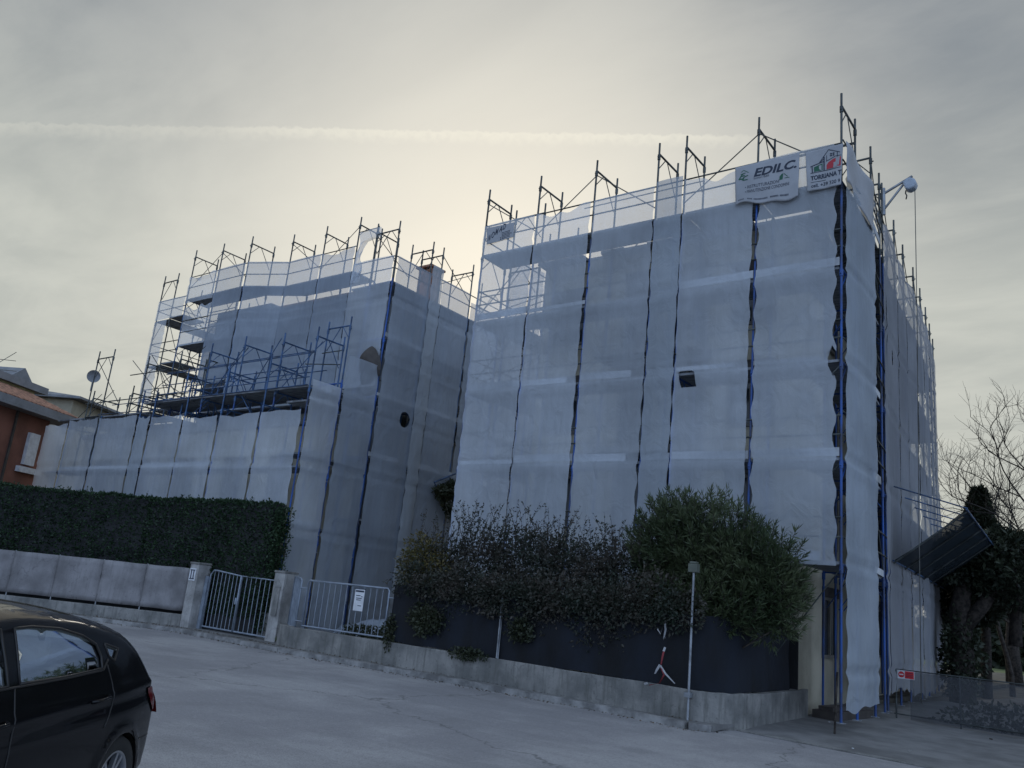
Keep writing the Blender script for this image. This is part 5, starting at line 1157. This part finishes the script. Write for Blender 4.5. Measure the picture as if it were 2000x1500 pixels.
# background screen of far shrubs
P_, D_ = blob(9000, [(tq(2030, 85), 85, 2.0, 9, 2, 3.4), (tq(1900, 90), 90, 1.2, 6, 2, 3)]); tag(leaves('far_shrubs', P_, .6, M_ever, None, .6, D_, 1), 'row of dull green shrubs in front of the distant pale building', 'shrubs', kind='stuff')
P_, D_ = blob(3000, [(-2.9, 22.6, -.35, 1.3, .5, .55), (.6, 22.6, -.3, 1.8, .5, .5)]); tag(leaves('ivy_bank', P_, .12, M_ever, None, .6, D_, 1), 'dark ivy bank behind the low mesh fence', 'ivy', kind='stuff')
# grass behind the railing
n = 9000; pos = np.stack([rng.uniform(-18.4, -13.9, n), rng.uniform(14.6, 17.5, n), np.full(n, G+.13)], 1); tag(leaves('grass', pos, .14, M_grassdry, None, .12, np.tile((0, 0, 1.), (n, 1)), .35), kind='stuff')
P_, D_ = blob(3000, [(-14.6, 15.2, .1, .6, .4, .5), (-16.2, 15.6, 0, .8, .4, .35)]); tag(leaves('shrub', P_, .09, M_ivy, None, .5, D_, 1), 'small low green shrub on the grass behind the railing', 'shrub')
# grey sheet heaped at the netting foot behind the railing
P = np.zeros((25, 17, 3))
for i in range(25):
    for j in range(17): u, v = i/24, j/16; P[i, j] = (-19.6+3.2*u, 17.4+1.2*v, G+.1+.75*math.sin(math.pi*v)**.8*(.5+.5*math.sin(math.pi*u))*(1+.4*noise.noise((u*4, v*3, 2)))+.08*noise.noise((u*9, v*9, 1)))
tag(grid_mesh('tarpaulin_heap', P, M_netd), 'heaped pale sheet at the foot of the netting behind the railing', 'tarpaulin')
# ------------------------------------------------------------------ black hatchback parked at the left edge
TH = R(35); CR = Vector((-math.sin(TH), math.cos(TH), 0)); CN = Vector((math.cos(TH), math.sin(TH), 0)); CW = Vector((-5.815, 3.456, G))
def cw(s, n, z): return CW+CR*(s-3.37)+CN*(n-.87)+Vector((0, 0, z))
M_paint = mat('black_car_paint', (0.002, 0.0025, 0.004), 0.5, 0.0, 0.05, 2, spec=0.05); _b = M_paint.node_tree.nodes['Principled BSDF']; _b.inputs['Coat Weight'].default_value = 0.55; _b.inputs['Coat Roughness'].default_value = .04
M_trim = mat('black_trim', (0.012, 0.012, 0.013), .45); M_tyre = mat('tyre_rubber', (0.018, 0.018, 0.018), .85); M_alloy = mat('alloy_rim', (0.42, 0.44, 0.48), .3, .8)
M_light = mat('red_tail_lamp', (0.13, 0.004, 0.006), .12); M_seat = mat('khaki_seat', (0.09, 0.085, 0.06), .9, 0, .2, 5); M_bag = mat('crumpled_bag', (0.42, 0.42, 0.38), .8, 0, .2, 9)
def catmull(pts, k=6, closed=True):
    out = []; n = len(pts)
    for i in range(n):
        p0, p1, p2, p3 = [Vector(pts[(i+j-1) % n]) for j in range(4)]
        for q in range(k):
            t = q/k; out.append(.5*((2*p1)+(p2-p0)*t+(2*p0-5*p1+4*p2-p3)*t*t+(3*p1-p0-3*p2+p3)*t**3))
    return out
top_o = [(.02, .30), (-.02, .5), (.04, .66), (.3, .80), (.8, .92), (.98, 1.0), (1.35, 1.26), (1.75, 1.42), (2.2, 1.46), (2.75, 1.43), (3.15, 1.375), (3.42, 1.31), (3.62, 1.21), (3.76, 1.09), (3.87, .98), (3.94, .88), (3.98, .76), (3.99, .62), (3.98, .48), (3.93, .32), (3.82, .24)]
sm = []
for i in range(len(top_o)-1):
    p0 = Vector(top_o[max(i-1, 0)]); p1 = Vector(top_o[i]); p2 = Vector(top_o[i+1]); p3 = Vector(top_o[min(i+2, len(top_o)-1)])
    for q in range(5):
        t = q/5; sm.append(.5*((2*p1)+(p2-p0)*t+(2*p0-5*p1+4*p2-p3)*t*t+(3*p1-p0-3*p2+p3)*t**3))
sm.append(Vector(top_o[-1])); upper = sm
def arch(c, a0, a1, n=16, r=.335): return [Vector((c+r*math.cos(math.radians(a0+(a1-a0)*k/n)), .31+r*math.sin(math.radians(a0+(a1-a0)*k/n)))) for k in range(n+1)]
outline = upper+arch(3.37, -10, 190)+[Vector((2.6, .20)), Vector((2.0, .19)), Vector((1.5, .20))]+arch(.80, -10, 190)
Wrear = [(2.10, 1.075), (2.13, 1.365), (2.3, 1.37), (2.6, 1.35), (2.85, 1.30), (3.0, 1.24), (3.04, 1.16), (3.03, 1.09), (2.6, 1.075)]
Wq = [(3.11, 1.24), (3.29, 1.20), (3.21, 1.125), (3.14, 1.16)]
Wf = [(1.05, 1.055), (1.35, 1.18), (1.65, 1.305), (1.85, 1.35), (2.0, 1.365), (1.995, 1.07)]
def inpoly(p, poly_):
    x, y = p; c = False; n = len(poly_); j = n-1
    for i in range(n):
        xi, yi = poly_[i]; xj, yj = poly_[j]
        if (yi > y) != (yj > y) and x < (xj-xi)*(y-yi)/(yj-yi)+xi: c = not c
        j = i
    return c
UP = np.array([tuple(p) for p in upper])
def dist_up(s, z):
    a = UP[:-1]; b = UP[1:]; p = np.array((s, z)); ab = b-a; t = np.clip(((p-a)*ab).sum(1)/((ab**2).sum(1)+1e-12), 0, 1)
    return float(np.sqrt((((a+ab*t[:, None])-p)**2).sum(1)).min())
def hw(s, z):
    b = .87 if z < .8 else .87-.25*((z-.8)/.67)**1.35
    if z < .35: b -= .25*(.35-z)
    b -= .018*math.exp(-((z-.72)/.05)**2)*0
    b += .012*math.exp(-((z-.90-.03*(s-2.5))/.022)**2) - .010*math.exp(-((z-.82-.03*(s-2.5))/.05)**2)
    b -= .10*max(0, (.8-s)/.8)**2+.07*max(0, (s-3.2)/.73)**2
    for c in (.80, 3.37):
        rr_ = math.hypot(s-c, z-.31); b += .016*math.exp(-((rr_-.36)/.035)**2)
    d = dist_up(s, z); r_ = .075
    if d < r_: b -= r_*(1-math.sqrt(max(0, 1-(1-d/r_)**2)))
    return b
def fill(poly_, holes, step, fn, name, m, parent, flip=False):
    cs = []; es = []
    def loop(pl):
        b = len(cs); n = 0
        for i, p in enumerate(pl):
            a = Vector(p); c = Vector(pl[(i+1) % len(pl)]); k = max(1, int((c-a).length/step))
            for q in range(k): cs.append(a.lerp(c, q/k)); n += 1
        for i in range(n): es.append((b+i, b+(i+1) % n))
    loop(poly_)
    for h_ in holes: loop(h_)
    xs_ = [p[0] for p in poly_]; zs_ = [p[1] for p in poly_]
    s = min(xs_)+step/2; r_i = 0
    ring = np.array([tuple(c) for c in cs])
    while s < max(xs_):
        z = min(zs_)+step/2
        while z < max(zs_):
            if inpoly((s, z), poly_) and not any(inpoly((s, z), h_) for h_ in holes) and np.hypot(ring[:, 0]-s, ring[:, 1]-z).min() > step*.45: cs.append(Vector((s, z)))
            z += step
        s += step
    v, e, f, *_r = geometry.delaunay_2d_cdt(cs, es, [], 0, 1e-6)
    fs = []
    for t in f:
        c = sum((v[i] for i in t), Vector((0, 0)))/len(t)
        if inpoly(c, poly_) and not any(inpoly(c, h_) for h_ in holes): fs.append(tuple(t) if not flip else tuple(reversed(t)))
    mb = MB(); mb.add([fn(p.x, p.y) for p in v], fs, True); return mb.build(name, m, parent, recalc=False)
car = empty('hatchback_car', cw(2, 0, 0)); tag(car, 'black hatchback seen from its rear side window back, cut off by the left edge', 'car')
ol_ = [tuple(p) for p in outline]
for sgn in (1, -1):
    fill(ol_, [Wrear, Wq, Wf], .035, lambda s, z: cw(s, sgn*hw(s, z), z), 'body_side', M_paint, car, sgn > 0)
    for w_ in (Wrear, Wq, Wf):
        g_ = fill(w_, [], .06, lambda s, z: cw(s, sgn*(hw(s, z)-.012), z), 'side_window', M_cglass, car, sgn > 0)
        mb = MB(); mb.path([cw(s, sgn*(hw(s, z)+.0), z) for s, z in [tuple(Vector(a).lerp(Vector(b), q/4)) for a, b in zip(w_, w_[1:]+w_[:1]) for q in range(4)]+[w_[0]]], .009, 5); mb.build('window_trim', M_trim, g_)
# shell across the car: bonnet, windscreen, roof, hatch, bumper
nv = 15; k0 = len(upper); P = np.zeros((k0, nv, 3))
for i, p in enumerate(upper):
    a = upper[max(0, i-1)]; b = upper[min(k0-1, i+1)]; t = (b-a).normalized(); n_ = Vector((-t.y, t.x))
    he = hw(p.x, p.y); rear_ = max(0, min(1, (p.x-3.25)/.6)); front_ = max(0, min(1, (.5-p.x)/.5))
    crown = .055+.10*rear_+.16*front_
    for j in range(nv):
        v = -1+2*j/(nv-1); c_ = crown*(1-abs(v)**2.4); q = p+n_*c_; P[i, j] = tuple(cw(q.x, v*he, q.y))
def seg(s0, s1, j0, j1): return np.array([[(s0 <= upper[i].x < s1 and upper[i].y > .85 and j0 <= j < j1) for j in range(nv-1)] for i in range(k0-1)])
ws = seg(1.0, 1.62, 1, nv-2); rw = seg(3.46, 3.78, 2, nv-3)
grid_mesh('body_shell', P, M_paint, car, keep=~(ws | rw)); grid_mesh('windscreen', P, M_cglass, car, keep=ws); grid_mesh('rear_window', P, M_cglass, car, keep=rw)
mb = MB(); mb.add([cw(s, n_, z) for s, n_, z in ((.3, -.7, .22), (3.8, -.7, .22), (3.8, .7, .22), (.3, .7, .22), (.3, -.7, .30), (3.8, -.7, .30), (3.8, .7, .30), (.3, .7, .30))], [(0, 3, 2, 1), (4, 5, 6, 7), (0, 1, 5, 4), (1, 2, 6, 5), (2, 3, 7, 6), (3, 0, 4, 7)]); mb.build('floor_pan', M_trim, car)
for s0, n0, n1, zt in ((1.75, .12, .62, 1.05), (1.75, -.62, -.12, 1.05), (2.65, -.62, .62, 1.08)):
    mb = MB(); pr = [(s0-.5, .35), (s0-.5, .58), (s0-.05, .58), (s0+.12, zt), (s0+.22, zt), (s0+.12, .35)]
    if s0 > 2: pr = [(p[0]+.05, p[1]) for p in pr]
    mb.add([cw(s, n0, z) for s, z in pr]+[cw(s, n1, z) for s, z in pr], [tuple(range(6)), tuple(range(6, 12))[::-1]]+[(i, 6+i, 6+(i+1) % 6, (i+1) % 6) for i in range(6)]); st_ = mb.build('seat', M_seat, car, bevel=.04)
    for nc_ in ((n0+n1)/2,) if s0 < 2.2 else (-.38, .38):
        m = MB(); m.add([cw(s0+.17+a_*.05, nc_+b_*.13, zt+.10+c_*.09) for a_ in (-1, 1) for b_ in (-1, 1) for c_ in (-1, 1)], [(0, 1, 3, 2), (4, 6, 7, 5), (0, 4, 5, 1), (2, 3, 7, 6), (0, 2, 6, 4), (1, 5, 7, 3)]); m.build('headrest', M_seat, st_, bevel=.035)
# trims, seams, lamp, handle
def seam(pts, w_=.005, nm='door_seam', mm=M_trim, o_=.001):
    mb = MB(); q = []
    for a, b in zip(pts[:-1], pts[1:]):
        for k in range(5): q.append(Vector(a).lerp(Vector(b), k/5))
    q.append(Vector(pts[-1])); mb.path([cw(p.x, hw(p.x, p.y)+o_, p.y) for p in q], w_, 5); return mb.build(nm, mm, car)
seam([(2.05, 1.06), (2.03, .9), (2.01, .6), (2.05, .28)]); seam([(3.10, 1.11), (3.14, .98), (3.14, .85), (3.05, .72)]); seam([(1.05, 1.045), (2.0, 1.062), (2.6, 1.066), (3.04, 1.08), (3.12, 1.14)], .008, 'belt_trim')
seam([(3.95, .55), (3.6, .56), (3.50, .64)], .004)
Wl = [(3.74, .90), (3.84, .905), (3.90, .86), (3.945, .77), (3.945, .70), (3.88, .74), (3.80, .80)]
fill(Wl, [], .03, lambda s, z: cw(s, hw(s, z)+.010, z), 'tail_lamp', M_light, car, True)
P = np.zeros((6, 8, 3))
for i in range(6):
    for j in range(8):
        z = .70+.20*i/5; s_e = 3.86+.11*(1-i/5)+.0; v = 1-.32*j/7; he = hw(3.88, z); P[i, j] = tuple(cw(s_e+.10*(1-v**2.4)+.02, v*he*1.0+.0, z))
grid_mesh('tail_lamp', P, M_light, car)
mb = MB(); mb.path([cw(2.82, hw(2.82, .9)+.01, .905), cw(2.86, .902, .912), cw(3.00, .902, .92), cw(3.04, hw(3.04, .9)+.005, .92)], .012, 6); mb.build('door_handle', M_paint, car)
mb = MB(); mb.path([cw(1.72, hw(1.72, .9)+.01, .885), cw(1.76, .902, .892), cw(1.90, .902, .90), cw(1.94, hw(1.94, .9)+.005, .90)], .012, 6); mb.build('door_handle', M_paint, car)
# wheels
for s0 in (.80, 3.37):
    for sgn in (1, -1):
        c_ = cw(s0, sgn*.755, .31); ax = CN*sgn; e1 = CR; e2 = Vector((0, 0, 1))
        def rg(r_, o_, n=40): return [c_+e1*math.cos(2*math.pi*k/n)*r_+e2*math.sin(2*math.pi*k/n)*r_+ax*o_ for k in range(n)]
        prof = [(.205, -.09), (.30, -.095), (.315, -.06), (.315, .06), (.30, .092), (.25, .10), (.215, .088)]
        mb = MB(); vs = []
        for r_, o_ in prof: vs += rg(r_, o_)
        mb.add(vs, [(i*40+k, i*40+(k+1) % 40, (i+1)*40+(k+1) % 40, (i+1)*40+k) for i in range(len(prof)-1) for k in range(40)], True); ty = mb.build('wheel', M_tyre, car)
        mb = MB(); prof = [(.215, .088), (.205, .092), (.195, .075), (.19, .02), (.19, -.08)]; vs = []
        for r_, o_ in prof: vs += rg(r_, o_)
        mb.add(vs, [(i*40+k, i*40+(k+1) % 40, (i+1)*40+(k+1) % 40, (i+1)*40+k) for i in range(len(prof)-1) for k in range(40)], True)
        for k in range(10):
            t = 2*math.pi*k/10+(.12 if k % 2 else -.12)+.2; d = e1*math.cos(t)+e2*math.sin(t); s_ = d.cross(ax)
            a_, b_ = c_+d*.03+ax*.07, c_+d*.2+ax*.082
            mb.add([a_+s_*.018, a_-s_*.018, b_-s_*.013, b_+s_*.013, a_+s_*.018-ax*.03, a_-s_*.018-ax*.03, b_-s_*.013-ax*.03, b_+s_*.013-ax*.03], [(0, 1, 2, 3), (0, 4, 5, 1), (1, 5, 6, 2), (3, 2, 6, 7), (0, 3, 7, 4)])
        mb.tube(c_+ax*.04, c_+ax*.085, .045, 16); mb.build('rim', M_alloy, ty)
        mb = MB(); mb.tube(c_-ax*.06, c_-ax*.02, .186, 24); mb.build('brake_disc', M_trim, ty)
        mb = MB(); wr_ = [c_+(e1*math.cos(math.radians(a))+e2*math.sin(math.radians(a)))*.345-ax*.14 for a in range(-10, 191, 10)]; wo_ = [c_+(e1*math.cos(math.radians(a))+e2*math.sin(math.radians(a)))*.34+ax*.09 for a in range(-10, 191, 10)]
        mb.add(wr_+wo_, [(i, i+1, len(wr_)+i+1, len(wr_)+i) for i in range(len(wr_)-1)], True); mb.build('wheel_arch_liner', M_trim, car)
P = np.zeros((13, 9, 3)); c_ = cw(2.32, .45, .82)
for i in range(13):
    for j in range(9):
        a_ = i/12*6.283; v = j/8; r_ = .13*math.sin(math.pi*min(1, .12+v*.88))**.6*(1+.5*noise.noise((math.cos(a_)*2, math.sin(a_)*2, v*5))); P[i, j] = (c_.x+r_*math.cos(a_), c_.y+r_*math.sin(a_), c_.z-.17+.52*v)
tag(grid_mesh('plastic_bag', P, M_bag, smooth=False), 'pale crumpled bag on the back seat of the black hatchback', 'bag')
# ------------------------------------------------------------------ children were written in world coordinates
for o in bpy.data.objects:
    if o.parent is not None and o.parent.type == 'EMPTY' and o.parent.parent is None and o.get('_loc') is None:
        o.matrix_parent_inverse = Matrix.Translation(-o.parent.location)
